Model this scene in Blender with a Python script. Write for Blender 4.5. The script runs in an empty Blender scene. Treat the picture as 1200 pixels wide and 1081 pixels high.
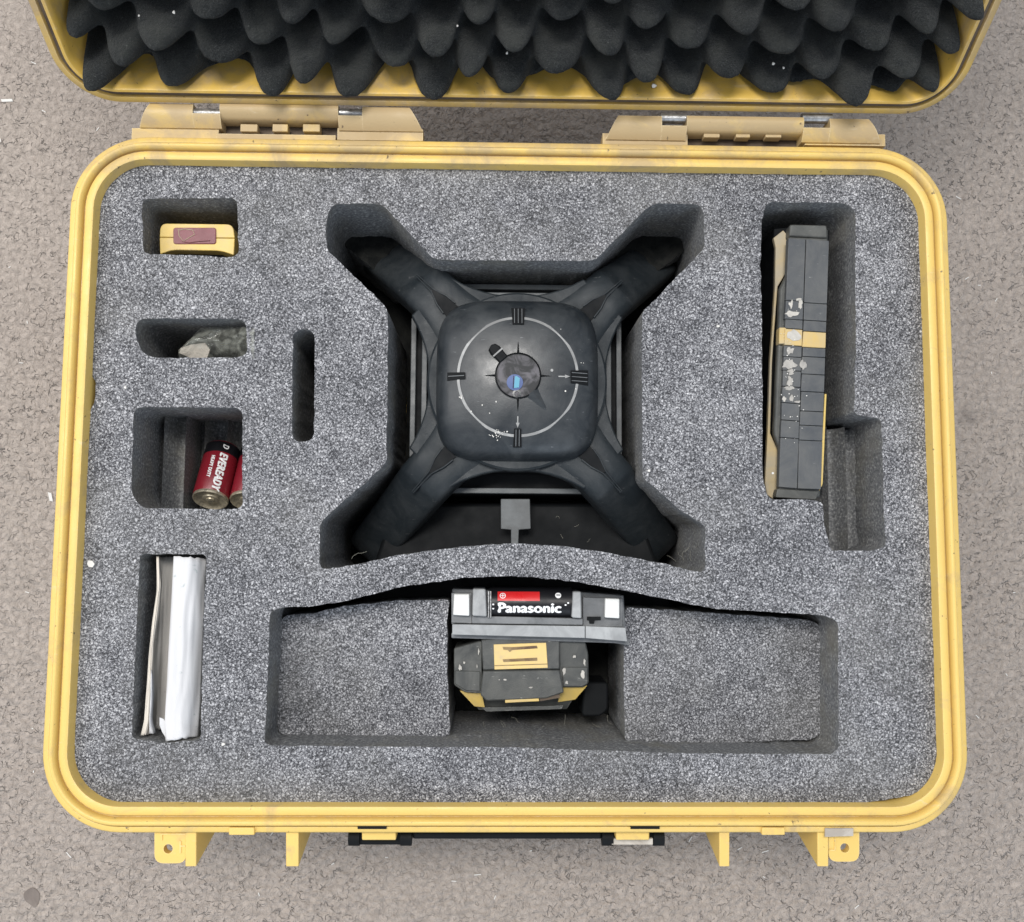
import bpy, bmesh, math, random
from math import sin, cos, pi, radians, sqrt, atan2
from mathutils import Vector, Matrix, geometry, noise
random.seed(7)
S = bpy.context.scene
C = S.collection

# ------------------------------------------------------------------ camera
RIM = 0.170                      # height of the case rim above the floor
CAMH = 0.620                     # camera above the rim
F = 1080.0; CX, CY = 600.0, 540.5
AX, AY, AZ = 0.0904, -0.0205, 0.0059
RM = Matrix.Rotation(AZ, 3, 'Z') @ Matrix.Rotation(AY, 3, 'Y') @ Matrix.Rotation(AX, 3, 'X')
cd = bpy.data.cameras.new('camera'); cam = bpy.data.objects.new('camera', cd); C.objects.link(cam)
cam.matrix_world = Matrix.Translation((0, 0, RIM + CAMH)) @ RM.to_4x4()
cd.sensor_width = 36.0; cd.lens = 36.0 * F / 1200.0; cd.clip_start = 0.01; cd.clip_end = 50
S.camera = cam
S.render.resolution_x = 1024; S.render.resolution_y = 922

def P(px, py, h=0.0):
    """point of the photograph's view ray at height h relative to the case rim"""
    d = RM @ Vector(((px - CX) / F, -(py - CY) / F, -1.0))
    t = (h - CAMH) / d.z
    return Vector((d.x * t, d.y * t, RIM + h))

# ------------------------------------------------------------------ light
w = bpy.data.worlds.new('World'); S.world = w; w.use_nodes = True
bg = w.node_tree.nodes['Background']
bg.inputs[0].default_value = (0.80, 0.88, 1.0, 1); bg.inputs[1].default_value = 0.58
def area(name, loc, size, power, col, tgt=(0, 0, 0.1), sy=None):
    l = bpy.data.lights.new(name, 'AREA'); l.energy = power; l.color = col
    l.shape = 'RECTANGLE'; l.size = size; l.size_y = sy or size
    o = bpy.data.objects.new(name, l); C.objects.link(o); o.location = loc
    o.rotation_euler = (Vector(tgt) - Vector(loc)).to_track_quat('-Z', 'Y').to_euler()
area('ceiling_light', (-0.22, 0.74, 2.5), 1.1, 42, (1.0, 0.97, 0.93), sy=0.45)
area('side_light', (-2.0, 0.55, 2.3), 1.8, 38, (1.0, 0.98, 0.95))
area('daylight_window', (0.9, -2.3, 1.5), 1.2, 16, (0.75, 0.87, 1.0))
S.view_settings.view_transform = 'Standard'; S.view_settings.look = 'None'
S.view_settings.exposure = 0.14; S.view_settings.gamma = 1.0
S.render.engine = 'CYCLES'

# ------------------------------------------------------------------ materials
def mat(name): 
    m = bpy.data.materials.new(name); m.use_nodes = True
    return m, m.node_tree, m.node_tree.nodes['Principled BSDF']
def nd(nt, t, **k):
    n = nt.nodes.new(t)
    for a, b in k.items():
        if a in n.inputs: n.inputs[a].default_value = b
        else: setattr(n, a, b)
    return n
def coords(nt, scale=None, rot=None):
    tc = nd(nt, 'ShaderNodeTexCoord')
    if scale is None and rot is None: return tc.outputs['Object']
    mp = nd(nt, 'ShaderNodeMapping'); nt.links.new(tc.outputs['Object'], mp.inputs[0])
    if scale: mp.inputs['Scale'].default_value = scale
    if rot: mp.inputs['Rotation'].default_value = rot
    return mp.outputs[0]
def noi(nt, co, scale, detail=3, rough=0.55, dist=0.0):
    n = nd(nt, 'ShaderNodeTexNoise', Scale=scale, Detail=detail, Roughness=rough, Distortion=dist)
    nt.links.new(co, n.inputs['Vector']); return n.outputs['Fac']
def ramp(nt, fac, stops):
    r = nd(nt, 'ShaderNodeValToRGB'); e = r.color_ramp.elements
    while len(e) < len(stops): e.new(0.5)
    for i, (p, c) in enumerate(stops):
        e[i].position = p
        e[i].color = (c, c, c, 1) if isinstance(c, (int, float)) else (*c, 1)
    nt.links.new(fac, r.inputs[0]); return r.outputs[0]
def mix(nt, fac, a, b, mode='MIX'):
    m = nd(nt, 'ShaderNodeMix', data_type='RGBA', blend_type=mode)
    for s, v in ((0, fac), (6, a), (7, b)):
        if hasattr(v, 'is_output'): nt.links.new(v, m.inputs[s])
        elif s == 0: m.inputs[0].default_value = v
        else: m.inputs[s].default_value = (*v, 1)
    return m.outputs[2]
def mul(nt, a, b, op='MULTIPLY'):
    m = nd(nt, 'ShaderNodeMath', operation=op)
    for s, v in ((0, a), (1, b)):
        if hasattr(v, 'is_output'): nt.links.new(v, m.inputs[s])
        else: m.inputs[s].default_value = v
    return m.outputs[0]
def bump(nt, b, hgt, strength=0.5, dist=0.001):
    n = nd(nt, 'ShaderNodeBump', Strength=strength, Distance=dist)
    nt.links.new(hgt, n.inputs['Height']); nt.links.new(n.outputs[0], b.inputs['Normal'])

def edge_mask(nt, co, radius, cut=0.60):
    bv = nd(nt, 'ShaderNodeBevel', samples=4, Radius=radius); ge = nd(nt, 'ShaderNodeNewGeometry')
    dt = nd(nt, 'ShaderNodeVectorMath', operation='DOT_PRODUCT'); nt.links.new(bv.outputs[0], dt.inputs[0]); nt.links.new(ge.outputs['Normal'], dt.inputs[1])
    e = ramp(nt, dt.outputs['Value'], [(0.80, 1.0), (0.985, 0.0)])
    return mul(nt, e, ramp(nt, noi(nt, co, 240, 5, 0.7), [(cut - 0.16, 0), (cut, 1)]))
def plastic(name, col, rough=0.45, dirt=None, dirt_amt=0.3, var=0.12, grain=0.15, scratch=None, spec=0.5, gscale=1600, wear=None):
    m, nt, b = mat(name); co = coords(nt)
    c2 = tuple(x * (1 - var * 2) for x in col)
    base = mix(nt, noi(nt, co, 22, 5, 0.6), c2, tuple(min(1, x * (1 + var)) for x in col))
    if dirt:
        k = ramp(nt, noi(nt, co, 38, 8, 0.68, 0.6), [(0.5 - dirt_amt * 0.25, 0.0), (0.78 - dirt_amt * 0.2, 1.0)])
        base = mix(nt, mul(nt, k, 0.75), base, dirt)
    if scratch:
        s = noi(nt, coords(nt, (60, 700, 200), (0, 0, 0.6)), 1.0, 2, 0.5, 1.5)
        s2 = noi(nt, co, 130, 4, 0.7)
        k = mul(nt, ramp(nt, s, [(0.66, 0), (0.72, 1)]), ramp(nt, s2, [(0.55, 0), (0.62, 1)]))
        base = mix(nt, mul(nt, k, 0.5), base, scratch)
    if wear: base = mix(nt, mul(nt, edge_mask(nt, co, 0.0011), 0.8), base, wear)
    nt.links.new(base, b.inputs['Base Color'])
    r = ramp(nt, noi(nt, co, 60, 5, 0.6), [(0.3, max(0.05, rough - 0.1)), (0.7, min(1, rough + 0.14))])
    nt.links.new(r, b.inputs['Roughness']); b.inputs['Specular IOR Level'].default_value = spec
    bump(nt, b, noi(nt, co, gscale, 2, 0.5), grain, 0.0004)
    return m
DUST = (0.36, 0.29, 0.20)
# yellow case shell: dustier towards the hinge side of the rim
def yellow_mat(name, col, dusty):
    m, nt, b = mat(name); co = coords(nt)
    base = mix(nt, noi(nt, co, 9, 5, 0.6), tuple(x * 0.86 for x in col), tuple(min(1, x * 1.08) for x in col))
    tc = nd(nt, 'ShaderNodeNewGeometry'); sp = nd(nt, 'ShaderNodeSeparateXYZ'); nt.links.new(tc.outputs['Position'], sp.inputs[0])
    mr = nd(nt, 'ShaderNodeMapRange'); mr.inputs[1].default_value = 0.235; mr.inputs[2].default_value = 0.30
    nt.links.new(sp.outputs[1], mr.inputs[0])
    n1 = noi(nt, co, 26, 8, 0.68, 0.5)
    add = mul(nt, n1, mul(nt, mr.outputs[0], 0.13 * dusty), 'ADD')
    k = ramp(nt, add, [(0.56, 0), (0.74, 1)])
    base = mix(nt, mul(nt, k, 0.62), base, (0.33, 0.255, 0.18))
    n2 = noi(nt, co, 210, 3, 0.6)                                # small dark chips and specks
    base = mix(nt, mul(nt, ramp(nt, n2, [(0.695, 0), (0.73, 1)]), 0.8), base, (0.07, 0.05, 0.035))
    base = mix(nt, mul(nt, edge_mask(nt, co, 0.0012, 0.56), 0.5), base, (0.80, 0.70, 0.46))
    n4 = noi(nt, co, 55, 8, 0.75, 1.0)
    base = mix(nt, mul(nt, ramp(nt, n4, [(0.60, 0), (0.70, 1)]), 0.38), base, (0.40, 0.30, 0.17))
    n3 = noi(nt, coords(nt, (40, 160, 90), (0, 0, 0.25)), 1.0, 6, 0.7, 1.0)
    base = mix(nt, mul(nt, ramp(nt, n3, [(0.62, 0), (0.75, 1)]), 0.4), base, (0.62, 0.55, 0.42))
    nt.links.new(base, b.inputs['Base Color'])
    nt.links.new(ramp(nt, n1, [(0.35, 0.36), (0.7, 0.7)]), b.inputs['Roughness'])
    bump(nt, b, mul(nt, noi(nt, co, 900, 2, 0.5), mul(nt, noi(nt, co, 120, 4, 0.6), 0.6), 'ADD'), 0.22, 0.0005)
    return m
M = {}
M['yellow'] = yellow_mat('case_yellow_plastic', (0.735, 0.510, 0.145), 1.7)
M['hinge_yellow'] = yellow_mat('hinge_dusty_yellow_plastic', (0.60, 0.425, 0.15), 2.1)
M['lid_yellow'] = yellow_mat('lid_yellow_plastic', (0.64, 0.415, 0.085), 0.5)
M['lid_rim'] = yellow_mat('lid_rim_dusty_plastic', (0.60, 0.41, 0.115), 0.9)
M['groove'] = yellow_mat('grimy_groove_plastic', (0.50, 0.33, 0.09), 3.0)
M['black'] = plastic('black_housing_plastic', (0.016, 0.020, 0.024), 0.36, scratch=(0.25, 0.26, 0.27), dirt=(0.06, 0.065, 0.068), grain=0.16, gscale=1500)
M['black_leg'] = plastic('black_bumper_rubber', (0.017, 0.022, 0.026), 0.50, spec=0.3, dirt=(0.05, 0.055, 0.058), scratch=(0.2, 0.2, 0.2), grain=0.35)
M['pitch'] = plastic('matt_black_plastic', (0.007, 0.008, 0.009), 0.6, spec=0.15)
M['grey_strip'] = plastic('grey_frame_plastic', (0.10, 0.11, 0.115), 0.45, dirt=(0.05, 0.05, 0.05))
M['grey_mid'] = plastic('grey_label_plastic', (0.14, 0.15, 0.155), 0.55, dirt=(0.07, 0.07, 0.07))
M['print_grey'] = plastic('worn_grey_print', (0.46, 0.46, 0.45), 0.6, dirt=(0.12, 0.12, 0.12), dirt_amt=0.8)
M['rubber_worn'] = plastic('scuffed_grey_rubber', (0.026, 0.030, 0.032), 0.5, dirt=(0.11, 0.11, 0.10), dirt_amt=0.9, scratch=(0.4, 0.4, 0.37), grain=0.4, wear=(0.30, 0.30, 0.28))
M['rubber'] = plastic('grey_overmould_rubber', (0.062, 0.068, 0.076), 0.62, dirt=(0.12, 0.12, 0.115), dirt_amt=0.6, grain=0.4, scratch=(0.35, 0.35, 0.33), wear=(0.22, 0.22, 0.21))
M['rubber_dark'] = plastic('dark_overmould_rubber', (0.022, 0.026, 0.027), 0.5, dirt=(0.11, 0.11, 0.10), dirt_amt=0.9, scratch=(0.45, 0.45, 0.42), grain=0.3, wear=(0.26, 0.26, 0.24))
M['tool_yellow'] = plastic('tool_yellow_plastic', (0.76, 0.54, 0.150), 0.42, dirt=(0.45, 0.36, 0.24), dirt_amt=0.3)
M['band_yellow'] = plastic('worn_band_yellow_plastic', (0.62, 0.42, 0.12), 0.5, dirt=(0.42, 0.36, 0.25), dirt_amt=0.9, wear=(0.3, 0.27, 0.22))
M['tool_cream'] = plastic('worn_cream_plastic', (0.60, 0.44, 0.19), 0.5, dirt=(0.36, 0.33, 0.27), dirt_amt=1.0)
M['label_yellow'] = plastic('yellow_label_print', (0.80, 0.58, 0.22), 0.5, dirt=(0.5, 0.40, 0.25), dirt_amt=0.3)
M['brown_print'] = plastic('brown_worn_print', (0.10, 0.055, 0.03), 0.6, dirt=(0.5, 0.36, 0.16), dirt_amt=0.5)
M['light_grey'] = plastic('pale_grey_scuffed_plastic', (0.46, 0.47, 0.47), 0.42, dirt=(0.20, 0.205, 0.21), dirt_amt=0.9)
M['holder_grey'] = plastic('holder_grey_plastic', (0.085, 0.09, 0.095), 0.36, dirt=(0.22, 0.225, 0.23), dirt_amt=0.9, wear=(0.5, 0.5, 0.5))
M['white'] = plastic('white_pad', (0.74, 0.74, 0.72), 0.6, dirt=(0.62, 0.60, 0.56), dirt_amt=0.2, var=0.03)
M['white_ink'] = plastic('white_ink', (0.85, 0.85, 0.85), 0.5, var=0.03)
M['red'] = plastic('red_label', (0.62, 0.018, 0.02), 0.35, var=0.06)
M['maroon'] = plastic('maroon_sticker', (0.15, 0.022, 0.032), 0.30, dirt=(0.24, 0.07, 0.08), dirt_amt=0.5)
M['glue'] = plastic('pale_glue_residue', (0.60, 0.57, 0.51), 0.6, dirt=(0.20, 0.19, 0.18), dirt_amt=0.7)
M['batt_red'] = plastic('battery_red_foil', (0.25, 0.014, 0.024), 0.30, dirt=(0.16, 0.01, 0.02), dirt_amt=0.7)
M['batt_black'] = plastic('battery_black_foil', (0.008, 0.008, 0.010), 0.35, spec=0.3)
M['gasket'] = plastic('brown_rubber_gasket', (0.075, 0.052, 0.036), 0.7, dirt=(0.16, 0.12, 0.08))
M['sticker_white'] = plastic('worn_white_sticker', (0.66, 0.62, 0.56), 0.55, dirt=(0.26, 0.22, 0.18), dirt_amt=1.0)
def metal(name, col, rough):
    m, nt, b = mat(name); co = coords(nt)
    base = mix(nt, ramp(nt, noi(nt, co, 260, 5, 0.7), [(0.4, 0), (0.65, 1)]), col, tuple(x * 0.45 for x in col))
    nt.links.new(base, b.inputs['Base Color']); b.inputs['Metallic'].default_value = 0.75; b.inputs['Roughness'].default_value = rough
    bump(nt, b, noi(nt, co, 500, 3, 0.6), 0.3, 0.0004); return m
M['steel'] = metal('tarnished_steel', (0.42, 0.42, 0.42), 0.38)
M['brass'] = metal('battery_end_metal', (0.85, 0.76, 0.58), 0.36)
def simple(name, col, rough, **k):
    m, nt, b = mat(name); b.inputs['Base Color'].default_value = (*col, 1); b.inputs['Roughness'].default_value = rough
    for a, v in k.items(): b.inputs[a.replace('_', ' ')].default_value = v
    return m
M['blue_glass'] = simple('blue_coated_prism', (0.004, 0.035, 0.15), 0.4, Metallic=0.1)
M['cyan_glint'] = simple('painted_cyan_glint', (0.02, 0.24, 0.36), 0.4, Metallic=0.0)  # flat cyan for the glint painted on the prism
# lens window: dusty glass over a dark mirror
m, nt, b = mat('lens_window_glass'); co = coords(nt)
nt.links.new(mix(nt, ramp(nt, noi(nt, co, 75, 5, 0.6, 0.9), [(0.42, 0), (0.56, 1)]), (0.010, 0.011, 0.013), (0.10, 0.095, 0.105)), b.inputs['Base Color'])
b.inputs['Roughness'].default_value = 0.55; b.inputs['Specular IOR Level'].default_value = 0.4
M['lens'] = m

# speckled closed-cell foam, skin side
m, nt, b = mat('grey_cell_foam_skin'); co = coords(nt)
fine = noi(nt, co, 760, 4, 0.68, 0.9)
vo = nd(nt, 'ShaderNodeTexVoronoi', feature='DISTANCE_TO_EDGE', Scale=520.0, Randomness=1.0)
dn = nd(nt, 'ShaderNodeTexNoise', Scale=300.0, Detail=2.0); nt.links.new(co, dn.inputs['Vector'])
dv = nd(nt, 'ShaderNodeVectorMath', operation='SCALE'); dv.inputs[3].default_value = 0.003; nt.links.new(dn.outputs['Color'], dv.inputs[0])
da = nd(nt, 'ShaderNodeVectorMath', operation='ADD'); nt.links.new(co, da.inputs[0]); nt.links.new(dv.outputs[0], da.inputs[1]); nt.links.new(da.outputs[0], vo.inputs['Vector'])
cell = ramp(nt, vo.outputs['Distance'], [(0.0, 0.0), (0.16, 0.75), (0.4, 1.0)])
big = noi(nt, co, 15, 6, 0.62); mid_ = noi(nt, co, 70, 4, 0.6)
shift = mul(nt, mul(nt, mul(nt, big, 0.5, 'SUBTRACT'), 0.15), mul(nt, mul(nt, mid_, 0.5, 'SUBTRACT'), 0.13), 'ADD')
v = mul(nt, mul(nt, fine, mul(nt, mul(nt, cell, 0.72, 'SUBTRACT'), 0.16), 'ADD'), shift, 'ADD')
col = ramp(nt, v, [(0.33, (0.028, 0.029, 0.033)), (0.44, (0.122, 0.123, 0.133)), (0.53, (0.285, 0.285, 0.30)), (0.67, (0.70, 0.695, 0.71))])
warm = noi(nt, co, 7, 4, 0.6)
col = mix(nt, ramp(nt, warm, [(0.5, 0.0), (0.72, 0.45)]), col, (0.135, 0.13, 0.115))
nt.links.new(col, b.inputs['Base Color']); b.inputs['Roughness'].default_value = 0.62; b.inputs['Specular IOR Level'].default_value = 0.35
bump(nt, b, v, 0.8, 0.0013)
M['foam'] = m
# cut foam
m, nt, b = mat('cut_dark_foam'); co = coords(nt)
fine = noi(nt, co, 520, 3, 0.65)
col = ramp(nt, fine, [(0.33, (0.10, 0.102, 0.106)), (0.56, (0.205, 0.207, 0.210)), (0.75, (0.48, 0.48, 0.46))])
col = mix(nt, ramp(nt, noi(nt, co, 30, 5, 0.6), [(0.45, 0), (0.75, 0.6)]), col, (0.21, 0.195, 0.155))
nt.links.new(col, b.inputs['Base Color']); b.inputs['Roughness'].default_value = 0.95; b.inputs['Specular IOR Level'].default_value = 0.15
bump(nt, b, fine, 0.6, 0.0010)
M['foam_cut'] = m
M['foam_shaded'] = plastic('shade_darkened_foam', (0.014, 0.015, 0.015), 0.95, spec=0.1, dirt=(0.05, 0.05, 0.045), gscale=500, grain=0.8)  # foam darkened to paint deep-pocket shade into floors and leg shelves
# convoluted foam
m, nt, b = mat('black_convoluted_foam'); co = coords(nt)
fine = noi(nt, co, 1100, 4, 0.75)
col = ramp(nt, fine, [(0.35, (0.008, 0.0095, 0.010)), (0.56, (0.022, 0.025, 0.026)), (0.70, (0.075, 0.080, 0.080))])
col = mix(nt, ramp(nt, noi(nt, co, 45, 5, 0.65), [(0.42, 0), (0.75, 0.75)]), col, (0.050, 0.053, 0.048))
nz4 = noi(nt, co, 420, 2, 0.6)
col = mix(nt, mul(nt, ramp(nt, nz4, [(0.70, 0), (0.76, 1)]), 0.5), col, (0.16, 0.17, 0.16))
nt.links.new(col, b.inputs['Base Color']); b.inputs['Roughness'].default_value = 1.0; b.inputs['Specular IOR Level'].default_value = 0.1
b.inputs['Sheen Weight'].default_value = 0.08; b.inputs['Sheen Roughness'].default_value = 0.5
bump(nt, b, mul(nt, fine, nz4, 'ADD'), 1.0, 0.0018)
M['foam_black'] = m
# floor: grey-brown textured covering with short curved creases
m, nt, b = mat('grey_brown_floor_covering'); co = coords(nt)
nz = nd(nt, 'ShaderNodeTexNoise', Scale=70.0, Detail=3.0); nt.links.new(co, nz.inputs['Vector'])
vs = nd(nt, 'ShaderNodeVectorMath', operation='SCALE'); vs.inputs[3].default_value = 0.016
sb = nd(nt, 'ShaderNodeVectorMath', operation='SUBTRACT'); sb.inputs[1].default_value = (0.5, 0.5, 0.5)
nt.links.new(nz.outputs['Color'], sb.inputs[0]); nt.links.new(sb.outputs[0], vs.inputs[0])
ad = nd(nt, 'ShaderNodeVectorMath', operation='ADD'); nt.links.new(co, ad.inputs[0]); nt.links.new(vs.outputs[0], ad.inputs[1])
vor = nd(nt, 'ShaderNodeTexVoronoi', feature='DISTANCE_TO_EDGE', Scale=135.0); nt.links.new(ad.outputs[0], vor.inputs['Vector'])
cn = noi(nt, co, 92, 2.5, 0.5, 0.3); cn2 = noi(nt, coords(nt, (1, 1.25, 1), (0, 0, 0.9)), 98, 2.5, 0.5, 0.3)
def contour(n_, wdt):
    d_ = nd(nt, 'ShaderNodeMath', operation='ABSOLUTE'); nt.links.new(mul(nt, n_, 0.5, 'SUBTRACT'), d_.inputs[0]); return ramp(nt, d_.outputs[0], [(0.0, 1.0), (wdt, 0.0)])
m1 = ramp(nt, noi(nt, co, 150, 1, 0.5), [(0.53, 0), (0.62, 1)]); m2 = ramp(nt, noi(nt, coords(nt, None, (0.5, 0, 0)), 160, 1, 0.5), [(0.54, 0), (0.63, 1)])
line = mul(nt, mul(nt, contour(cn, 0.017), m1), mul(nt, contour(cn2, 0.017), m2), 'MAXIMUM')
msk = ramp(nt, noi(nt, co, 120, 2, 0.5), [(0.52, 0), (0.62, 1)])
msk2 = ramp(nt, noi(nt, co, 4.5, 3, 0.5), [(0.38, 0.25), (0.60, 1)])
crease = mul(nt, line, msk2)
base = mix(nt, noi(nt, co, 6, 5, 0.6), (0.385, 0.322, 0.278), (0.47, 0.402, 0.350))
base = mix(nt, ramp(nt, noi(nt, co, 700, 3, 0.7), [(0.3, 0), (0.9, 0.7)]), base, (0.43, 0.39, 0.345))
fib = noi(nt, co, 150, 4, 0.6)
base = mix(nt, mul(nt, ramp(nt, fib, [(0.3, 1), (0.5, 0)]), 0.3), base, (0.20, 0.165, 0.145))
base = mix(nt, mul(nt, crease, 0.12), base, (0.045, 0.036, 0.032))
st = nd(nt, 'ShaderNodeTexVoronoi', feature='F1', Scale=7.0, Randomness=1.0); nt.links.new(ad.outputs[0], st.inputs['Vector'])
base = mix(nt, mul(nt, ramp(nt, st.outputs['Distance'], [(0.03, 1), (0.08, 0)]), 0.35), base, (0.10, 0.085, 0.08))
nt.links.new(base, b.inputs['Base Color']); b.inputs['Roughness'].default_value = 0.85; b.inputs['Specular IOR Level'].default_value = 0.3
pv = nd(nt, 'ShaderNodeTexVoronoi', feature='SMOOTH_F1', Scale=150.0, Smoothness=0.6); nt.links.new(ad.outputs[0], pv.inputs['Vector'])
hh = mul(nt, mul(nt, pv.outputs['Distance'], -1.1), mul(nt, mul(nt, mul(nt, noi(nt, co, 190, 4, 0.65, 0.8), 1.6), mul(nt, noi(nt, co, 60, 2, 0.5), 1.2), 'ADD'), crease, 'SUBTRACT'), 'ADD')
bump(nt, b, hh, 1.0, 0.0030)
M['floor'] = m
# papers
def paper(name, col, stain):
    m, nt, b = mat(name); co = coords(nt)
    base = mix(nt, noi(nt, co, 30, 4, 0.6), tuple(x * 0.93 for x in col), col)
    base = mix(nt, mul(nt, ramp(nt, noi(nt, co, 150, 3, 0.6), [(0.66, 0), (0.74, 1)]), 0.55), base, stain)
    nt.links.new(base, b.inputs['Base Color']); b.inputs['Roughness'].default_value = 0.95; b.inputs['Specular IOR Level'].default_value = 0.15
    bump(nt, b, mul(nt, noi(nt, coords(nt, (60, 14, 30)), 1.0, 3, 0.5, 1.0), 1.0), 0.3, 0.003); return m
M['paper'] = paper('white_paper', (0.64, 0.635, 0.64), (0.24, 0.32, 0.30))
M['paper_cream'] = paper('cream_paper', (0.70, 0.64, 0.56), (0.42, 0.36, 0.30))
M['paper_grey'] = paper('grey_card', (0.40, 0.38, 0.35), (0.24, 0.22, 0.20))
m, nt, b = mat('clear_crumpled_plastic'); co = coords(nt)
b.inputs['Base Color'].default_value = (0.46, 0.47, 0.41, 1); b.inputs['Roughness'].default_value = 0.08
b.inputs['Specular IOR Level'].default_value = 1.0; b.inputs['Coat Weight'].default_value = 0.6; b.inputs['Coat Roughness'].default_value = 0.05
nt.links.new(ramp(nt, noi(nt, co, 90, 4, 0.6, 1.2), [(0.40, 0.06), (0.66, 0.30)]), b.inputs['Alpha'])
bump(nt, b, noi(nt, co, 70, 2, 0.5, 1.0), 0.5, 0.004); M['bag'] = m
M['crumb'] = plastic('pale_crumb', (0.70, 0.68, 0.64), 0.7)
M['lint'] = plastic('pale_lint', (0.35, 0.34, 0.28), 0.9)

M['stain'] = plastic('dark_floor_stain', (0.13, 0.105, 0.092), 0.85, dirt=(0.26, 0.22, 0.19), dirt_amt=0.9)
# ------------------------------------------------------------------ helpers
def root(name, label, cat, loc, group=None):
    o = bpy.data.objects.new(name, None); C.objects.link(o); o.location = loc; o.empty_display_size = 0.02
    o['label'] = label; o['category'] = cat
    if group: o['group'] = group
    return o
def origin(p):
    v = Vector((0, 0, 0))
    while p is not None: v += p.location; p = p.parent
    return v
def obj(name, V, Fc, mats, parent=None, smooth=False, fm=None, sharp=None):
    o0 = origin(parent)
    if parent is None and V:
        n = len(V); o0 = Vector((sum(v[0] for v in V) / n, sum(v[1] for v in V) / n, min(v[2] for v in V)))
    me = bpy.data.meshes.new(name)
    me.from_pydata([tuple(Vector(v) - o0) for v in V], [], Fc)
    for m in (mats if isinstance(mats, (list, tuple)) else [mats]): me.materials.append(m)
    if fm: me.polygons.foreach_set('material_index', fm)
    me.validate()
    bm = bmesh.new(); bm.from_mesh(me); bmesh.ops.recalc_face_normals(bm, faces=bm.faces); bm.to_mesh(me); bm.free()
    if smooth:
        me.polygons.foreach_set('use_smooth', [True] * len(me.polygons))
        me.set_sharp_from_angle(angle=radians(sharp or 38))
    me.update()
    o = bpy.data.objects.new(name, me); C.objects.link(o)
    if parent is None: o.location = o0
    else: o.parent = parent
    return o
def tag(o, label=None, cat=None, group=None, kind=None):
    for k, v in (('label', label), ('category', cat), ('group', group), ('kind', kind)):
        if v: o[k] = v
    return o
def bevel(o, wd, seg=2, ang=40):
    md = o.modifiers.new('bevel', 'BEVEL'); md.width = wd; md.segments = seg; md.limit_method = 'ANGLE'; md.angle_limit = radians(ang)
    me = o.data; me.polygons.foreach_set('use_smooth', [True] * len(me.polygons)); me.set_sharp_from_angle(angle=radians(45))
    return o
def prism(pts, z0, z1):
    """pts: xy loop; solid between heights"""
    n = len(pts); V = [(p[0], p[1], z0) for p in pts] + [(p[0], p[1], z1) for p in pts]
    Fc = [list(range(n))[::-1], list(range(n, 2 * n))] + [[i, (i + 1) % n, n + (i + 1) % n, n + i] for i in range(n)]
    return V, Fc
def add(VF, V, Fc):
    k = len(VF[0]); VF[0].extend(V); VF[1].extend([[i + k for i in f] for f in Fc]); return VF
def round_poly(pts, r, n=6):
    out = []; N = len(pts)
    for i in range(N):
        rr = r[i] if isinstance(r, (list, tuple)) else r
        a, b_, c = Vector(pts[i - 1][:2]), Vector(pts[i][:2]), Vector(pts[(i + 1) % N][:2])
        d1 = (a - b_); d2 = (c - b_)
        if rr <= 0 or d1.length < 1e-9 or d2.length < 1e-9: out.append(b_); continue
        L = min(rr, d1.length * 0.48, d2.length * 0.48)
        p1 = b_ + d1.normalized() * L; p2 = b_ + d2.normalized() * L
        for k in range(n + 1):
            t = k / n; out.append(p1 * (1 - t) ** 2 + b_ * 2 * t * (1 - t) + p2 * t * t)
    return out
def rrect(x0, y0, x1, y1, r, n=8):
    out = []
    for cx, cy, a in ((x1 - r, y1 - r, 0), (x0 + r, y1 - r, 90), (x0 + r, y0 + r, 180), (x1 - r, y0 + r, 270)):
        for k in range(n + 1):
            t = radians(a + 90 * k / n); out.append(Vector((cx + r * cos(t), cy + r * sin(t))))
    return out
def resample(loop, step, jit=0.0):
    out = []; N = len(loop)
    for i in range(N):
        a, b_ = loop[i], loop[(i + 1) % N]; L = (b_ - a).length
        k = max(1, int(round(L / step)))
        for j in range(k):
            p = a.lerp(b_, j / k)
            out.append(p + Vector((random.uniform(-jit, jit), random.uniform(-jit, jit))))
    res = []
    for p in out:
        if not res or (p - res[-1]).length > step * 0.25: res.append(p)
    if (res[0] - res[-1]).length < step * 0.25: res.pop()
    return res
def inside(p, loop):
    x, y = p; c = False; j = len(loop) - 1
    for i in range(len(loop)):
        xi, yi = loop[i]; xj, yj = loop[j]
        if (yi > y) != (yj > y) and x < (xj - xi) * (y - yi) / (yj - yi) + xi: c = not c
        j = i
    return c
def box(x0, x1, y0, y1, z0, z1):
    return prism([(x0, y0), (x1, y0), (x1, y1), (x0, y1)], z0, z1)
def pq(pts, h):           # photo pixels -> xy on plane h
    return [P(a, b_, h).xy for a, b_ in pts]
def slab(name, pts, h1, th, m, parent, r=0.0, bev=0.0, n=4):
    """solid whose top outline, traced at height h1, is pts"""
    L = pq(pts, h1)
    if name == 'maroon_window': n = 8
    if r: L = round_poly(L, r, n)
    V, Fc = prism(L, RIM + h1 - th, RIM + h1)
    o = obj(name, V, Fc, m, parent)
    if bev: bevel(o, bev)
    return o
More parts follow.
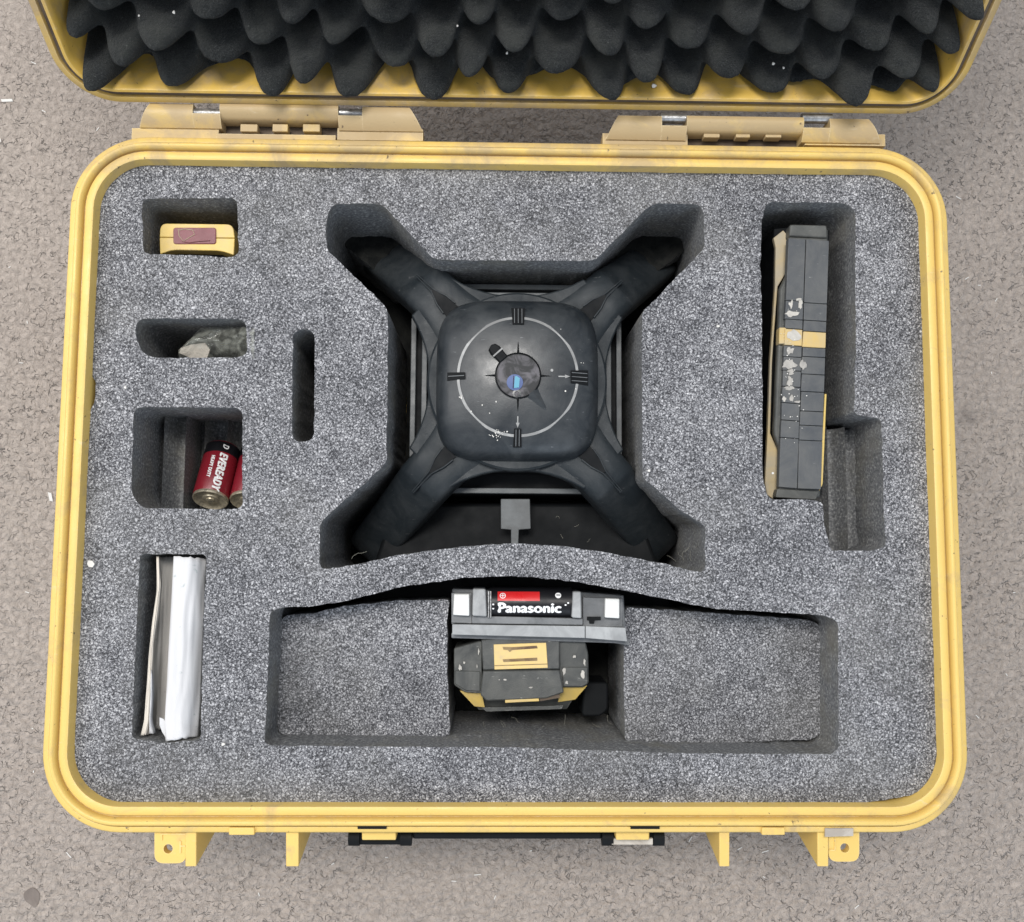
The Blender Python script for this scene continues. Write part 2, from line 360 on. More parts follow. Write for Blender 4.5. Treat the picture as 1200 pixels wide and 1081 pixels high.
def tube(path, r, n=8):
    V = []; Fc = []
    for i, p in enumerate(path):
        p = Vector(p); t = (Vector(path[min(i + 1, len(path) - 1)]) - Vector(path[max(i - 1, 0)])).normalized()
        a = t.cross(Vector((0, 0, 1))); a = a.normalized() if a.length > 1e-4 else Vector((1, 0, 0)); b_ = t.cross(a)
        rr = r[i] if isinstance(r, (list, tuple)) else r
        for k in range(n): q = 2 * pi * k / n; V.append(p + (a * cos(q) + b_ * sin(q)) * rr)
    for i in range(len(path) - 1):
        for k in range(n): Fc.append([i * n + k, i * n + (k + 1) % n, (i + 1) * n + (k + 1) % n, (i + 1) * n + k])
    Fc.append(list(range(n))[::-1]); Fc.append([(len(path) - 1) * n + k for k in range(n)])
    return V, Fc
def lathe(c, axis, prof, n=32, up=None):
    """prof: (radius, along). closed if radius 0"""
    axis = axis.normalized(); a = axis.orthogonal().normalized() if up is None else up; b_ = axis.cross(a); V = []; Fc = []
    for r, s in prof:
        for k in range(n): q = 2 * pi * k / n; V.append(c + axis * s + (a * cos(q) + b_ * sin(q)) * max(r, 1e-6))
    for i in range(len(prof) - 1):
        for k in range(n): Fc.append([i * n + k, i * n + (k + 1) % n, (i + 1) * n + (k + 1) % n, (i + 1) * n + k])
    return V, Fc
def text_mesh(s, size, bold=0.0, extrude=0.0, shear=0.0, sx=1.0, fat=0.0, sp=1.0):
    c = bpy.data.curves.new('lettering', 'FONT'); c.body = s; c.size = size; c.align_x = 'CENTER'; c.align_y = 'CENTER'
    c.offset = bold; c.shear = shear; c.extrude = extrude; c.resolution_u = 4; c.space_character = sp
    o = bpy.data.objects.new('lettering', c); C.objects.link(o); bpy.context.view_layer.update()
    me = bpy.data.meshes.new_from_object(o)
    V, Fc = [], []
    for k, (dx, dy) in enumerate(((0, 0), (fat, 0), (-fat, 0), (0, fat * 0.6), (0, -fat * 0.6)) if fat else ((0, 0),)):
        add((V, Fc), [(v.co.x * sx + dx, v.co.y + dy, k * 0.00002) for v in me.vertices], [list(p.vertices) for p in me.polygons])
    bpy.data.objects.remove(o); bpy.data.curves.remove(c); bpy.data.meshes.remove(me)
    # subdivide long edges a little by splitting is not needed at this size
    return V, Fc

# ------------------------------------------------------------------ floor
N = 60
V, Fc = [], []
for j in range(N + 1):
    for i in range(N + 1):
        x, y = -3 + 6 * i / N, -3 + 6 * j / N
        V.append((x, y, 0.0))
for j in range(N):
    for i in range(N): a = j * (N + 1) + i; Fc.append([a, a + 1, a + N + 2, a + N + 1])
fl = obj('floor', V, Fc, M['floor']); tag(fl, kind='structure')

# ------------------------------------------------------------------ carrying case
X0, X1, Y0, Y1, RC = -0.2928, 0.3169, -0.1876, 0.2805, 0.052
CXM = (X0 + X1) / 2
case = root('carrying_case', 'open hard yellow carrying case with worn rim, lid standing up behind it', 'carrying case', (CXM, (Y0 + Y1) / 2, 0))
def sweep_rr(prof, fn, x0, x1, y0, y1, rc, n=14):
    """sweep (inset, z) profile round a rounded rectangle; fn maps (x, y, z) to world"""
    V, Fc = [], []; m = 4 * (n + 1)
    for ins, z in prof:
        for p in rrect(x0 + ins, y0 + ins, x1 - ins, y1 - ins, max(0.004, rc - ins), n): V.append(fn(p.x, p.y, z))
    for i in range(len(prof) - 1):
        for k in range(m): Fc.append([i * m + k, i * m + (k + 1) % m, (i + 1) * m + (k + 1) % m, (i + 1) * m + k])
    Fc.append(list(range(m))[::-1]); Fc.append([(len(prof) - 1) * m + k for k in range(m)])
    return V, Fc
prof = [(0.034, -0.1695), (0.022, -0.160), (0.016, -0.032), (0.014, -0.028), (0.0008, -0.0275), (0, -0.0265), (0, -0.0028), (0.0009, -0.0018),
        (0.0038, -0.0017), (0.0043, -0.0035), (0.0048, -0.0035), (0.0052, 0.0012), (0.0061, 0.0030), (0.0074, 0.0034), (0.0087, 0.0028), (0.0096, 0.0008), (0.0101, -0.0022), (0.0112, -0.0024),
        (0.0115, 0.0002), (0.0121, 0.0009), (0.0158, 0.0011), (0.0170, 0.0005), (0.0174, -0.0012), (0.0182, -0.02), (0.026, -0.155), (0.030, -0.160)]
V, Fc = sweep_rr(prof, lambda x, y, z: (x, y, z + RIM), X0, X1, Y0, Y1, RC)
obj('body', V, Fc, [M['yellow'], M['groove']], case, smooth=True, sharp=50, fm=[1 if i // 60 in (9, 10, 16, 17) else 0 for i in range(len(Fc))])

# front fins, padlock lugs, catches
def fin(name, pts, h, depth, slope=0.0):
    L = pq(pts, h); y_in = max(p.y for p in L); n = len(L)
    V = [(p.x, p.y, RIM + h) for p in L] + [(p.x, (p.y + (y_in - p.y) * slope), RIM + h - depth) for p in L]
    Fc = [list(range(n)), list(range(n, 2 * n))[::-1]] + [[i, (i + 1) % n, n + (i + 1) % n, n + i] for i in range(n)]
    return bevel(obj(name, V, Fc, M['yellow'], case), 0.0006)
for a, b_ in ((217, 230), (335, 350), (843, 855), (958, 971)):
    fin('fin', [(a, 972), (b_, 972), (b_, 1016), (a, 1016)], -0.006, 0.075, 0.75)
def lug(pts, hole, r):
    L = round_poly(pq(pts, -0.0075), [0, 0, 0.006, 0.006] if hole[0] < 500 else [0, 0, 0.006, 0.006], 5)
    hc = P(hole[0], hole[1], -0.0075).xy; z1 = RIM - 0.0075; z0 = z1 - 0.006; rr = 0.0030; m = 20
    ring = [hc + Vector((cos(2 * pi * k / m), sin(2 * pi * k / m))) * rr for k in range(m)]
    allp = L + ring; n = len(L)
    E_ = [(i, (i + 1) % n) for i in range(n)] + [(n + i, n + (i + 1) % m) for i in range(m)]
    vv, ee, ff, *_ = geometry.delaunay_2d_cdt([p.copy() for p in allp], E_, [], 0, 1e-6)
    ff = [f for f in ff if inside(sum((vv[i] for i in f), Vector((0, 0))) / len(f), L) and not inside(sum((vv[i] for i in f), Vector((0, 0))) / len(f), ring)]
    nv = len(vv); V = [(p.x, p.y, z1) for p in vv] + [(p.x, p.y, z0) for p in vv]
    Fc = [list(f) for f in ff] + [[i + nv for i in f][::-1] for f in ff]
    for i in range(n): Fc.append([i, (i + 1) % n, nv + (i + 1) % n, nv + i])
    for i in range(m): Fc.append([n + i, n + (i + 1) % m, nv + n + (i + 1) % m, nv + n + i])
    return obj('padlock_lug', V, Fc, M['yellow'], case)
lg = lug([(218, 971), (181, 971), (181, 1012), (218, 1012)], (197, 995), 1)
lg2 = lug([(971, 971), (1007, 971), (1007, 1010), (971, 1010)], (990, 994), 1)
for lgo, q in ((lg, [[(188, 977), (221, 977), (221, 978.5), (190, 978.5), (190, 985), (188, 985)], [(210, 986), (212, 986), (212, 1000), (210, 1000)], [(212, 991), (217, 991), (217, 992.5), (212, 992.5)]]),
               (lg2, [[(972, 996), (978, 996), (978, 983), (979, 983), (979, 997.5), (972, 997.5)]])):
    for r_ in q: slab('moulded_ridge', r_, -0.0068, 0.0012, M['yellow'], lgo)
for a, b_ in ((268, 298), (893, 920)): slab('stop_block', [(a, 970), (b_, 970), (b_, 979), (a, 979)], 0.0004, 0.010, M['yellow'], case, bev=0.0006)
for a, b_ in ((419, 453), (739, 773)): slab('latch_slot', [(a, 968.5), (b_, 968.5), (b_, 971.8), (a, 971.8)], -0.0006, 0.002, M['pitch'], case)
slab('sticker', [(967, 971), (1000, 971), (1000, 980), (967, 981)], -0.0004, 0.0013, M['sticker_white'], case)
for k, (a, b_) in enumerate(((408, 482), (706, 779))):
    L = pq([(a, 974), (b_, 974), (b_, 992), (a, 992)], -0.02)
    V, Fc = box(L[0].x, L[1].x, L[2].y, L[0].y, RIM - 0.075, RIM - 0.022)
    lt = bevel(obj('latch', V, Fc, M['pitch'], case), 0.0015)
    for c_, d_ in ((a, a + 13), (b_ - 13, b_)):
        L = pq([(c_, 975), (d_, 975), (d_, 993), (c_, 993)], -0.018)
        VF = lathe(Vector((L[0].x, L[2].y + 0.005, RIM - 0.023)), Vector((1, 0, 0)), [(0, 0), (0.0055, 0), (0.0055, L[1].x - L[0].x), (0, L[1].x - L[0].x)], 16)
        obj('latch_pivot', *VF, M['pitch'], lt, smooth=True)
    slab('latch_tongue', [(a + 16, 974), (b_ - 18, 974), (b_ - 18, 985), (a + 16, 985)], -0.010, 0.012, M['yellow'], lt, bev=0.0008)
    if k: slab('latch_sticker', [(a + 11, 983), (b_ - 14, 983), (b_ - 14, 990), (a + 11, 990)], -0.0185, 0.003, M['sticker_white'], lt)
slab('carry_handle', [(483, 975), (706, 975), (706, 984), (483, 984)], -0.020, 0.016, M['pitch'], case, r=0.002, bev=0.002)

# ------------------------------------------------------------------ lid
LA = radians(60); LY = P(600, 127.5, 0).y
def LP(x, u, wd): return (x, LY + u * cos(LA) + wd * sin(LA), RIM + u * sin(LA) - wd * cos(LA))
lprof = [(0.030, 0.0700), (0.012, 0.0660), (0.007, 0.058), (0.004, 0.016), (0.0, 0.015), (0.0, 0.0008), (0.0007, 0.0), (0.0045, 0.0), (0.0050, 0.0030), (0.0084, 0.0034),
         (0.0088, -0.0010), (0.0094, -0.0018), (0.0112, -0.0018), (0.0120, -0.0008), (0.0126, 0.004), (0.0160, 0.056), (0.020, 0.060)]
LW = Y1 - Y0
RL = 0.036
V, Fc = sweep_rr(lprof, LP, X0 - 0.003, X1 + 0.003, 0.0, LW, RL)
mm = 60; lid = obj('lid', V, Fc, [M['lid_yellow'], M['lid_rim']], case, smooth=True, sharp=50, fm=[1 if i // mm < 8 else 0 for i in range(len(Fc) - 2)] + [1, 0])
V, Fc = [], []; m_ = 4 * 15
for ins, z in ((0.0053, 0.0026), (0.0058, 0.0012), (0.0077, 0.0012), (0.0083, 0.0026)):
    for p in rrect(X0 - 0.003 + ins, ins, X1 + 0.003 - ins, LW - ins, RL - ins, 14): V.append(LP(p.x, p.y, z))
for i in range(3):
    for k in range(m_): Fc.append([i * m_ + k, i * m_ + (k + 1) % m_, (i + 1) * m_ + (k + 1) % m_, (i + 1) * m_ + k])
obj('lid_gasket', V, Fc, M['gasket'], lid, smooth=True)
# convoluted foam: one sheet with staggered fingers
px_, qu = 0.0575, 0.0325
xa = P(605, 117, 0.01).x
x_lo, x_hi, u_lo, u_hi = X0 + 0.0145, X1 - 0.0145, 0.0165, LW - 0.017
nx, nu = 420, 300; V, Fc = [], []
for j in range(nu + 1):
    for i in range(nx + 1):
        s, t = i / nx, j / nu
        u = u_lo + (u_hi - u_lo) * t
        rr = max(0, 0.020 - (u - u_lo)); inset = 0.020 - sqrt(max(0, 0.020 ** 2 - rr * rr)) if rr > 0 else 0
        x = (x_lo + inset) + (x_hi - x_lo - 2 * inset) * s
        wob = noise.noise(Vector((x * 14, u * 14, 3.1))); wob2 = noise.noise(Vector((x * 14, u * 14, 9.7)))
        cc = cos(2 * pi * (x - xa + 0.011 * wob) / px_) * cos(2 * pi * (u - 0.0235 + 0.007 * wob2) / qu)
        a = 0.5 + 0.5 * math.tanh(1.25 * (cc + 0.16)) / 0.90; a = max(-0.03, min(1.0, 0.82 * a + 0.18 * (0.5 + 0.5 * cc)))
        amp = 0.058 * (1 + 0.34 * noise.noise(Vector((x * 23, u * 25, 0.5))))
        fz = 0.0011 * noise.noise(Vector((x * 380, u * 380, 1.0))) + 0.0022 * noise.noise(Vector((x * 90, u * 90, 4.0)))
        w_ = 0.047 - a * amp + fz
        if j == 0: w_ = 0.058
        sag = -0.0045 * a * a
        V.append(LP(x, u + sag, w_))
for j in range(nu):
    for i in range(nx): a = j * (nx + 1) + i; Fc.append([a, a + 1, a + nx + 2, a + nx + 1])
lf = obj('convoluted_foam', V, Fc, M['foam_black'], lid, smooth=True, sharp=180)

# ------------------------------------------------------------------ hinges
def hinge(xl, xr, yo, pins, slots, mid):
    """photo x of the ends at the bottom edge; pins = the two pin windows; slots in the middle knuckle"""
    h = root('h', '', '', (0, 0, 0)); bpy.data.objects.remove(h)
    yb, yt = 163 + yo, 127 + yo
    ptop = 128 + yo
    zc = RIM - 0.0065
    parts = []
    def plate(a0, a1, b0, b1, t0=0.0):   # top edge a0-a1, bottom edge b0-b1 : half barrel section
        V, Fc = [], []; K = 8
        yT, yB = P(600, ptop, 0).y, P(600, 153 + yo, 0).y; rad = (yT - yB)
        for k in range(K + 1):
            t = t0 + (1 - t0) * k / K; y = yT - rad * t; z = RIM - 0.0030 + 0.0042 * sin(pi * min(1, 0.12 + 0.8 * t)) - 0.0040 * t
            xl_ = P(a0 + (b0 - a0) * t, 140, 0).x; xr_ = P(a1 + (b1 - a1) * t, 140, 0).x
            V += [(xl_, y, z), (xr_, y, z)]
        n = len(V); V += [(v[0], v[1], RIM - 0.016) for v in V[:n]]
        for k in range(K):
            a = 2 * k; Fc += [[a, a + 1, a + 3, a + 2], [n + a, n + a + 2, n + a + 3, n + a + 1], [a, a + 2, n + a + 2, n + a], [a + 1, n + a + 1, n + a + 3, a + 3]]
        Fc += [[0, n, n + 1, 1], [n - 2, n - 1, 2 * n - 1, 2 * n - 2]]
        return V, Fc
    hg = None
    (p0, p1), (p2, p3) = pins
    # case side: lower flanges and outer cheeks
    L0 = pq([(xl - 1, 153 + yo), (p1, 153 + yo), (p1, 168 + yo), (xl - 5, 168 + yo)], -0.009)
    VF = [[], []]
    add(VF, *plate(xl + 14, p0, xl, p0)); add(VF, *box(L0[3].x, L0[1].x, L0[2].y, L0[0].y, RIM - 0.020, RIM - 0.0075))
    VFa = VF; VF = [[], []]
    L1 = pq([(p2, 153 + yo), (xr + 1, 153 + yo), (xr + 4, 168 + yo), (p2, 168 + yo)], -0.009)
    add(VF, *plate(p3, xr - 16, p3, xr)); add(VF, *box(L1[0].x, L1[1].x, L1[2].y, L1[0].y, RIM - 0.020, RIM - 0.0075))
    # floor of the hinge pocket between the cheeks
    L2 = pq([(p1, 150 + yo), (p2, 150 + yo), (p2, 168 + yo), (p1, 168 + yo)], -0.014)
    V, Fc = box(L2[0].x + 0.0003, L2[1].x - 0.0003, L2[2].y, P(600, 128, 0).y, RIM - 0.024, RIM - 0.0165); hg = obj('hinge', V, Fc, M['gasket'], case)
    obj('hinge_cheek', VFa[0], VFa[1], M['hinge_yellow'], hg, smooth=True); obj('hinge_cheek', VF[0], VF[1], M['hinge_yellow'], hg, smooth=True)
    V, Fc = box(L2[0].x + 0.0003, L2[1].x - 0.0003, P(600, 170 + yo, 0).y, P(600, 158 + yo, 0).y, RIM - 0.0165, RIM - 0.0072); obj('hinge_ledge', V, Fc, M['hinge_yellow'], hg)
    for a, b_ in pins:   # lower part of the cheek beneath the pin windows
        obj('cheek_bridge', *plate(a - .3, b_ + .3, a - .3, b_ + .3, 0.46), M['hinge_yellow'], hg, smooth=True)
    # lid knuckle with square notches along its lower edge
    n0, n1, n2 = 128 + yo, mid, mid + 8
    VF = [[], []]
    add(VF, *plate(p1, p2, p1, p2)); 
    V = [(v[0], v[1] if True else 0, v[2] + 0.0012) for v in VF[0]]
    ysp = P(600, mid, 0).y; yT = P(600, ptop, 0).y; k_ = (yT - ysp) / max(1e-6, (yT - P(600, 153 + yo, 0).y))
    V = [(v[0], yT - (yT - v[1]) * k_, v[2]) for v in V]
    kn = obj('hinge_knuckle', V, VF[1], M['hinge_yellow'], hg, smooth=True)
    last = p1
    teeth = []
    for (a, b_) in slots: 
        if a - last > 2: teeth.append((last, a))
        last = b_
    if p2 - last > 2: teeth.append((last, p2))
    for a, b_ in teeth:
        q0, q1 = P(a, mid - 1, 0), P(b_, mid + 8, 0)
        V, Fc = box(q0.x, q1.x, q1.y, q0.y, RIM - 0.013, RIM - 0.0058); bevel(obj('knuckle_tooth', V, Fc, M['hinge_yellow'], kn), 0.0005)
    for a, b_ in pins:
        q0, q1 = P(a - 2, 133.5 + yo, -0.004), P(b_ + 2, 133.5 + yo, -0.004)
        VF2 = lathe(Vector((q0.x, q0.y, RIM - 0.0055)), Vector((1, 0, 0)), [(0, 0), (0.0034, 0), (0.0034, q1.x - q0.x), (0, q1.x - q0.x)], 18)
        obj('hinge_pin', *VF2, M['steel'], hg, smooth=True)
hinge(160, 495, -1.5, ((225, 257), (396, 424)), ((257, 279), (299, 317), (335, 353), (373, 396)), 142)
hinge(711, 1035, 4.5, ((776, 805), (942, 973)), ((805, 827), (846, 865), (882, 900), (919, 942)), 149)

# ------------------------------------------------------------------ foam insert
FT = -0.0085
foam = root('foam_insert', 'speckled grey foam insert with cut-out pockets filling the lower half of the case', 'foam insert', (CXM, (Y0 + Y1) / 2, RIM - 0.155))
outer_px = [(115, 213), (107, 267), (106, 333), (104, 400), (103, 436), (112, 446), (112, 470), (101, 490), (99, 527), (95, 627), (91, 717), (87, 820), (88, 900), (100, 925), (123, 942), (200, 943.5), (400, 943), (600, 942), (800, 941), (987, 942),
            (1034, 939), (1078, 930), (1096, 905), (1100, 853), (1097, 720), (1093, 560), (1089, 427), (1086, 300), (1080, 235), (1063, 208), (1027, 195), (933, 194), (800, 193), (600, 192.5), (400, 191), (200, 190), (157, 191), (133, 199)]
PK = {
 'A': ([(166, 233), (278, 232), (280, 299), (264, 303), (245, 300), (168, 298)], 6, 0.095),
 'B': ([(160, 373), (288, 374), (290, 419), (172, 420), (159, 400)], 8, 0.085),
 'C': ([(157, 477), (284, 478), (284, 597), (166, 596), (154, 578)], 7, 0.100),
 'D': ([(343, 386), (369, 386), (368, 518), (342, 518)], 12, 0.10),
 'E': ([(164, 649), (242, 650), (239, 714), (235, 864), (230, 868), (196, 871), (154, 866)], 5, 0.075),
 'F': ([(387, 240), (447, 238), (509, 305), (696, 306), (764, 238), (825, 240), (825, 292), (800, 318), (752, 367), (753, 560), (800, 600), (826, 616), (827, 672), (806, 668), (782, 662), (712, 648), (655, 640), (600, 637), (542, 641), (466, 651), (412, 663), (374, 668), (375, 612), (453, 543), (455, 362), (383, 293), (382, 262)],
       [9, 9, 5, 5, 9, 9, 4, 2, 5, 5, 2, 4, 7, 1, 1, 1, 1, 1, 1, 1, 1, 7, 7, 5, 8, 5, 4], 0.140),
 'G': ([(317, 716), (330, 712), (370, 710), (399, 706), (466, 689), (542, 677.5), (600, 675), (660, 680), (740, 694), (800, 706), (840, 714), (967, 721), (982, 728), (983, 876), (975, 884), (800, 883), (600, 876), (400, 875), (310, 874)],
       [5, 2, 1, 1, 1, 1, 1, 1, 1, 1, 1, 5, 5, 5, 2, 1, 1, 1, 6], 0.135),
 'H': ([(894, 250), (900, 237), (987, 238), (1002, 246), (1003, 400), (1001, 484), (1014, 489), (1033, 490), (1036, 616), (1039, 640), (1024, 646), (973, 645), (966, 616), (964, 590), (955, 586), (900, 585), (894, 560), (893, 400), (891, 300)],
       [6, 5, 7, 7, 1, 3, 5, 6, 1, 6, 5, 4, 1, 2, 3, 5, 4, 1, 1], 0.095),
}
k_px = 0.000582
def wob(loop, amp=0.0006):
    return [p + Vector((noise.noise(Vector((p.x * 130, p.y * 130, 0))), noise.noise(Vector((p.x * 130, p.y * 130, 7))))) * amp for p in loop]
outer = wob(resample(round_poly(pq(outer_px, FT), 0.010, 5), 0.0018, 0.00025), 0.0004)
holes = {}
for k, (pp, r, d) in PK.items():
    rr = [q * k_px * 1.5 for q in r] if isinstance(r, list) else r * k_px * 1.5
    holes[k] = wob(resample(round_poly(pq(pp, FT), rr, 6), 0.0016, 0.0002))
pts = list(outer); edges = [(i, (i + 1) % len(outer)) for i in range(len(outer))]
for L in holes.values():
    b0 = len(pts); pts += L; edges += [(b0 + i, b0 + (i + 1) % len(L)) for i in range(len(L))]
# interior relief points
import numpy as np
step = 0.0042
occ = set()
for p in pts: occ.add((int(p.x / 0.0022), int(p.y / 0.0022)))
def mask_grid(loop, xs, ys):
    X, Y = np.meshgrid(xs, ys); c = np.zeros(X.shape, bool); L = np.array([(p.x, p.y) for p in loop]); j = len(L) - 1
    for i in range(len(L)):
        xi, yi = L[i]; xj, yj = L[j]
        if yi != yj:
            c ^= ((yi > Y) != (yj > Y)) & (X < (xj - xi) * (Y - yi) / (yj - yi) + xi)
        j = i
    return c
xs = np.arange(X0, X1, step); ys = np.arange(Y0, Y1, step)
ok = mask_grid(outer, xs, ys)
for L in holes.values(): ok &= ~mask_grid(L, xs, ys)
for j, y in enumerate(ys):
    for i, x in enumerate(xs):
        if ok[j, i]:
            p = Vector((x + random.uniform(-1, 1) * 0.0012, y + random.uniform(-1, 1) * 0.0012))
            a, b_ = int(p.x / 0.0022), int(p.y / 0.0022)
            if any((a + da, b_ + db) in occ for da in (-1, 0, 1) for db in (-1, 0, 1)): continue
            pts.append(p)
vv, ee, ff, *_ = geometry.delaunay_2d_cdt([Vector(p[:2]) for p in pts], edges, [], 0, 1e-7)
cen = [((vv[f[0]] + vv[f[1]] + vv[f[2]]) / 3) for f in ff]
def pip_many(cs, loop):
    X = np.array([c.x for c in cs]); Y = np.array([c.y for c in cs]); c = np.zeros(len(cs), bool); L = [(p.x, p.y) for p in loop]; j = len(L) - 1
    for i in range(len(L)):
        xi, yi = L[i]; xj, yj = L[j]
        if yi != yj: c ^= ((yi > Y) != (yj > Y)) & (X < (xj - xi) * (Y - yi) / (yj - yi) + xi)
        j = i
    return c
keep = pip_many(cen, outer)
for L in holes.values(): keep &= ~pip_many(cen, L)
def relief(p): return 0.0006 * noise.noise(Vector((p.x * 18, p.y * 18, 2))) + 0.0005 * noise.noise(Vector((p.x * 45, p.y * 45, 8))) + 0.0004 * noise.noise(Vector((p.x * 90, p.y * 90, 5)))
V = [(p.x, p.y, RIM + FT + relief(p)) for p in vv]; Fc = [list(f) for f, k in zip(ff, keep) if k]
obj('foam_face', V, Fc, M['foam'], foam, smooth=True, sharp=180)
def wall(loop, d, ztop=lambda p: RIM + FT + relief(p), rows=7, rough=0.0008, flare=0.0):
    V, Fc = [], []; n = len(loop); c = sum(loop, Vector((0, 0))) / n
    for k in range(rows + 1):
        t = k / rows
        for i, p in enumerate(loop):
            z = ztop(p) * (1 - t) + (RIM + FT - d) * t
            nn = (loop[(i + 1) % n] - loop[i - 1]); nn = Vector((nn.y, -nn.x)).normalized() if nn.length > 0 else Vector((0, 0))
            a = 0 if k == 0 else rough * noise.noise(Vector((p.x * 160, p.y * 160, z * 160)))
            V.append((p.x + nn.x * a, p.y + nn.y * a, z))
    for k in range(rows):
        for i in range(n): Fc.append([k * n + i, k * n + (i + 1) % n, (k + 1) * n + (i + 1) % n, (k + 1) * n + i])
    return V, Fc
for k, L in holes.items():
    VF = [[], []]; d = PK[k][2]; add(VF, *wall(L, d))
    n = len(L); V = [(p.x * 1.0, p.y * 1.0, RIM + FT - d + 0.001) for p in L]
    nw = len(VF[1]); grow = [(p.x, p.y, RIM + FT - d + 0.0005) for p in L]; add(VF, grow, [list(range(n))])
    obj('pocket_wall', VF[0], VF[1], [M['foam_cut'], M['foam_shaded'] if k in 'FG' else M['foam_cut']], foam, smooth=True, sharp=60, fm=[0] * nw + [1])
VF = [[], []]; add(VF, *wall(outer, 0.14)); obj('outer_wall', VF[0], VF[1], M['foam_cut'], foam, smooth=True, sharp=60)

def pad(name, px, h, d, r, parent, topmat=None):
    L = wob(resample(round_poly(pq(px, h), r, 6), 0.0018, 0.0002))
    xs = np.arange(min(p.x for p in L), max(p.x for p in L), 0.0045); ys = np.arange(min(p.y for p in L), max(p.y for p in L), 0.0045)
    okk = mask_grid(L, xs, ys); pt = list(L); oc = set((int(p.x / 0.0022), int(p.y / 0.0022)) for p in L)
    for j, y in enumerate(ys):
        for i, x in enumerate(xs):
            if okk[j, i]:
                p = Vector((x + random.uniform(-1, 1) * 0.001, y + random.uniform(-1, 1) * 0.001)); a, b_ = int(p.x / 0.0022), int(p.y / 0.0022)
                if any((a + da, b_ + db) in oc for da in (-1, 0, 1) for db in (-1, 0, 1)): continue
                pt.append(p)
    n = len(L); v2, e2, f2, *_ = geometry.delaunay_2d_cdt(pt, [(i, (i + 1) % n) for i in range(n)], [], 0, 1e-7)
    c2 = [((v2[f[0]] + v2[f[1]] + v2[f[2]]) / 3) for f in f2]; kp = pip_many(c2, L)
    VF = [[(p.x, p.y, RIM + h + relief(p)) for p in v2], [list(f) for f, q in zip(f2, kp) if q]]
    nf = len(VF[1])
    w_ = wall(L, FT - h and (d + (FT - h)), ztop=lambda p: RIM + h + relief(p)); add(VF, *w_)
    o = obj(name, VF[0], VF[1], [topmat or M['foam'], M['foam_cut']], parent, smooth=True, sharp=50, fm=[0] * nf + [1] * (len(VF[1]) - nf))
    return o
PH = -0.044
pad('foam_pad', [(329, 730), (334, 722), (372, 718), (400, 711), (466, 704), (528, 703), (524, 720), (524, 790), (528, 861), (520, 863), (400, 863), (329, 861), (325, 850)], PH, 0.09, 0.004, foam)
pad('foam_pad', [(733, 712), (800, 716), (950, 727), (961, 733), (963, 858), (952, 867), (800, 872), (732, 869), (731, 768)], PH, 0.09, 0.004, foam)
pad('foam_ledge', [(528, 861.5), (732, 868), (731, 874), (528, 867)], PH - 0.002, 0.09, 0.001, foam, M['foam_cut'])
# pads standing under the head pocket keep the shallow shelves at the ends of the legs
pad('foam_shelf', [(391, 258), (400, 248), (452, 250), (470, 268), (500, 300), (455, 330), (398, 283), (391, 275)], -0.078, 0.09, 0.004, foam, M['foam_shaded'])
pad('foam_shelf', [(815, 262), (806, 252), (770, 252), (752, 264), (716, 300), (755, 330), (812, 286)], -0.078, 0.09, 0.004, foam, M['foam_shaded'])
# scalloped channels under the batteries, and in the side pocket
def scallop(px0, px1, py0, py1, h, n, amp):
    a = P(px0, py0, h); b_ = P(px1, py1, h); V, Fc = [], []; K = n * 12
    for i in range(K + 1):
        t = i / K; x = a.x + (b_.x - a.x) * t; z = RIM + h - amp * 1.3 * abs(sin(t * n * pi)) ** 0.8
        for j in range(9):
            y = a.y + (b_.y - a.y) * j / 8; V.append((x, y, z + 0.0008 * noise.noise(Vector((x * 200, y * 200, 0)))))
    for i in range(K):
        for j in range(8): q = i * 9 + j; Fc.append([q, q + 1, q + 10, q + 9])
    return V, Fc
V, Fc = scallop(160, 318, 484, 606, -0.074, 6, 0.013); obj('battery_channels', V, Fc, M['foam_cut'], foam, smooth=True)
def ribbed(name, *a):
    V, Fc = scallop(*a); K = a[5] * 12; k = len(V)
    for i0 in (K, 0):
        k = len(V); V += [(v[0], v[1], v[2] - 0.035) for v in V[i0 * 9:i0 * 9 + 9]]
        Fc += [[i0 * 9 + j, i0 * 9 + j + 1, k + j + 1, k + j] for j in range(8)]
    obj(name, V, Fc, M['foam_cut'], foam, smooth=True, sharp=50)
ribbed('battery_ribs', 168, 214, 482, 606, -0.052, 2, 0.016)
V, Fc = scallop(925, 1016, 500, 652, -0.046, 4, 0.013); obj('side_channels', V, Fc, M['foam_cut'], foam, smooth=True)

# ------------------------------------------------------------------ rotary laser level
HC = P(607, 441, -0.008); hx, hy = HC.x, HC.y
laser = root('laser_level', 'black four-legged rotary laser level with sight ring on its head, in the central pocket', 'laser level', (hx, hy, RIM - 0.145))
def sq(r, t, e):      # superellipse radius for half-size r at angle t
    c, s = abs(cos(t)), abs(sin(t)); return r / (c ** e + s ** e) ** (1 / e)
HR = 0.0580
rings = [(0.0, 0, 2), (0.15, -0.0001, 2), (0.3, -0.0004, 2), (0.45, -0.0012, 2), (0.6, -0.0025, 2.1), (0.72, -0.0042, 2.4), (0.82, -0.0065, 2.8), (0.90, -0.0095, 3.3), (0.955, -0.0135, 3.8), (0.985, -0.018, 4.2), (1.0, -0.026, 4.4), (1.0, -0.040, 4.4), (0.9, -0.044, 4.4)]
V, Fc = [], []; n = 96
HT = -0.006
for f_, z, e in rings:
    for k in range(n):
        t = 2 * pi * k / n; r = sq(HR * f_, t, e) if f_ > 0 else 1e-5
        V.append((hx + r * cos(t), hy + r * sin(t), RIM + HT + z))
for i in range(len(rings) - 1):
    for k in range(n): Fc.append([i * n + k, i * n + (k + 1) % n, (i + 1) * n + (k + 1) % n, (i + 1) * n + k])
obj('head_cover', V, Fc, M['black'], laser, smooth=True, sharp=60)
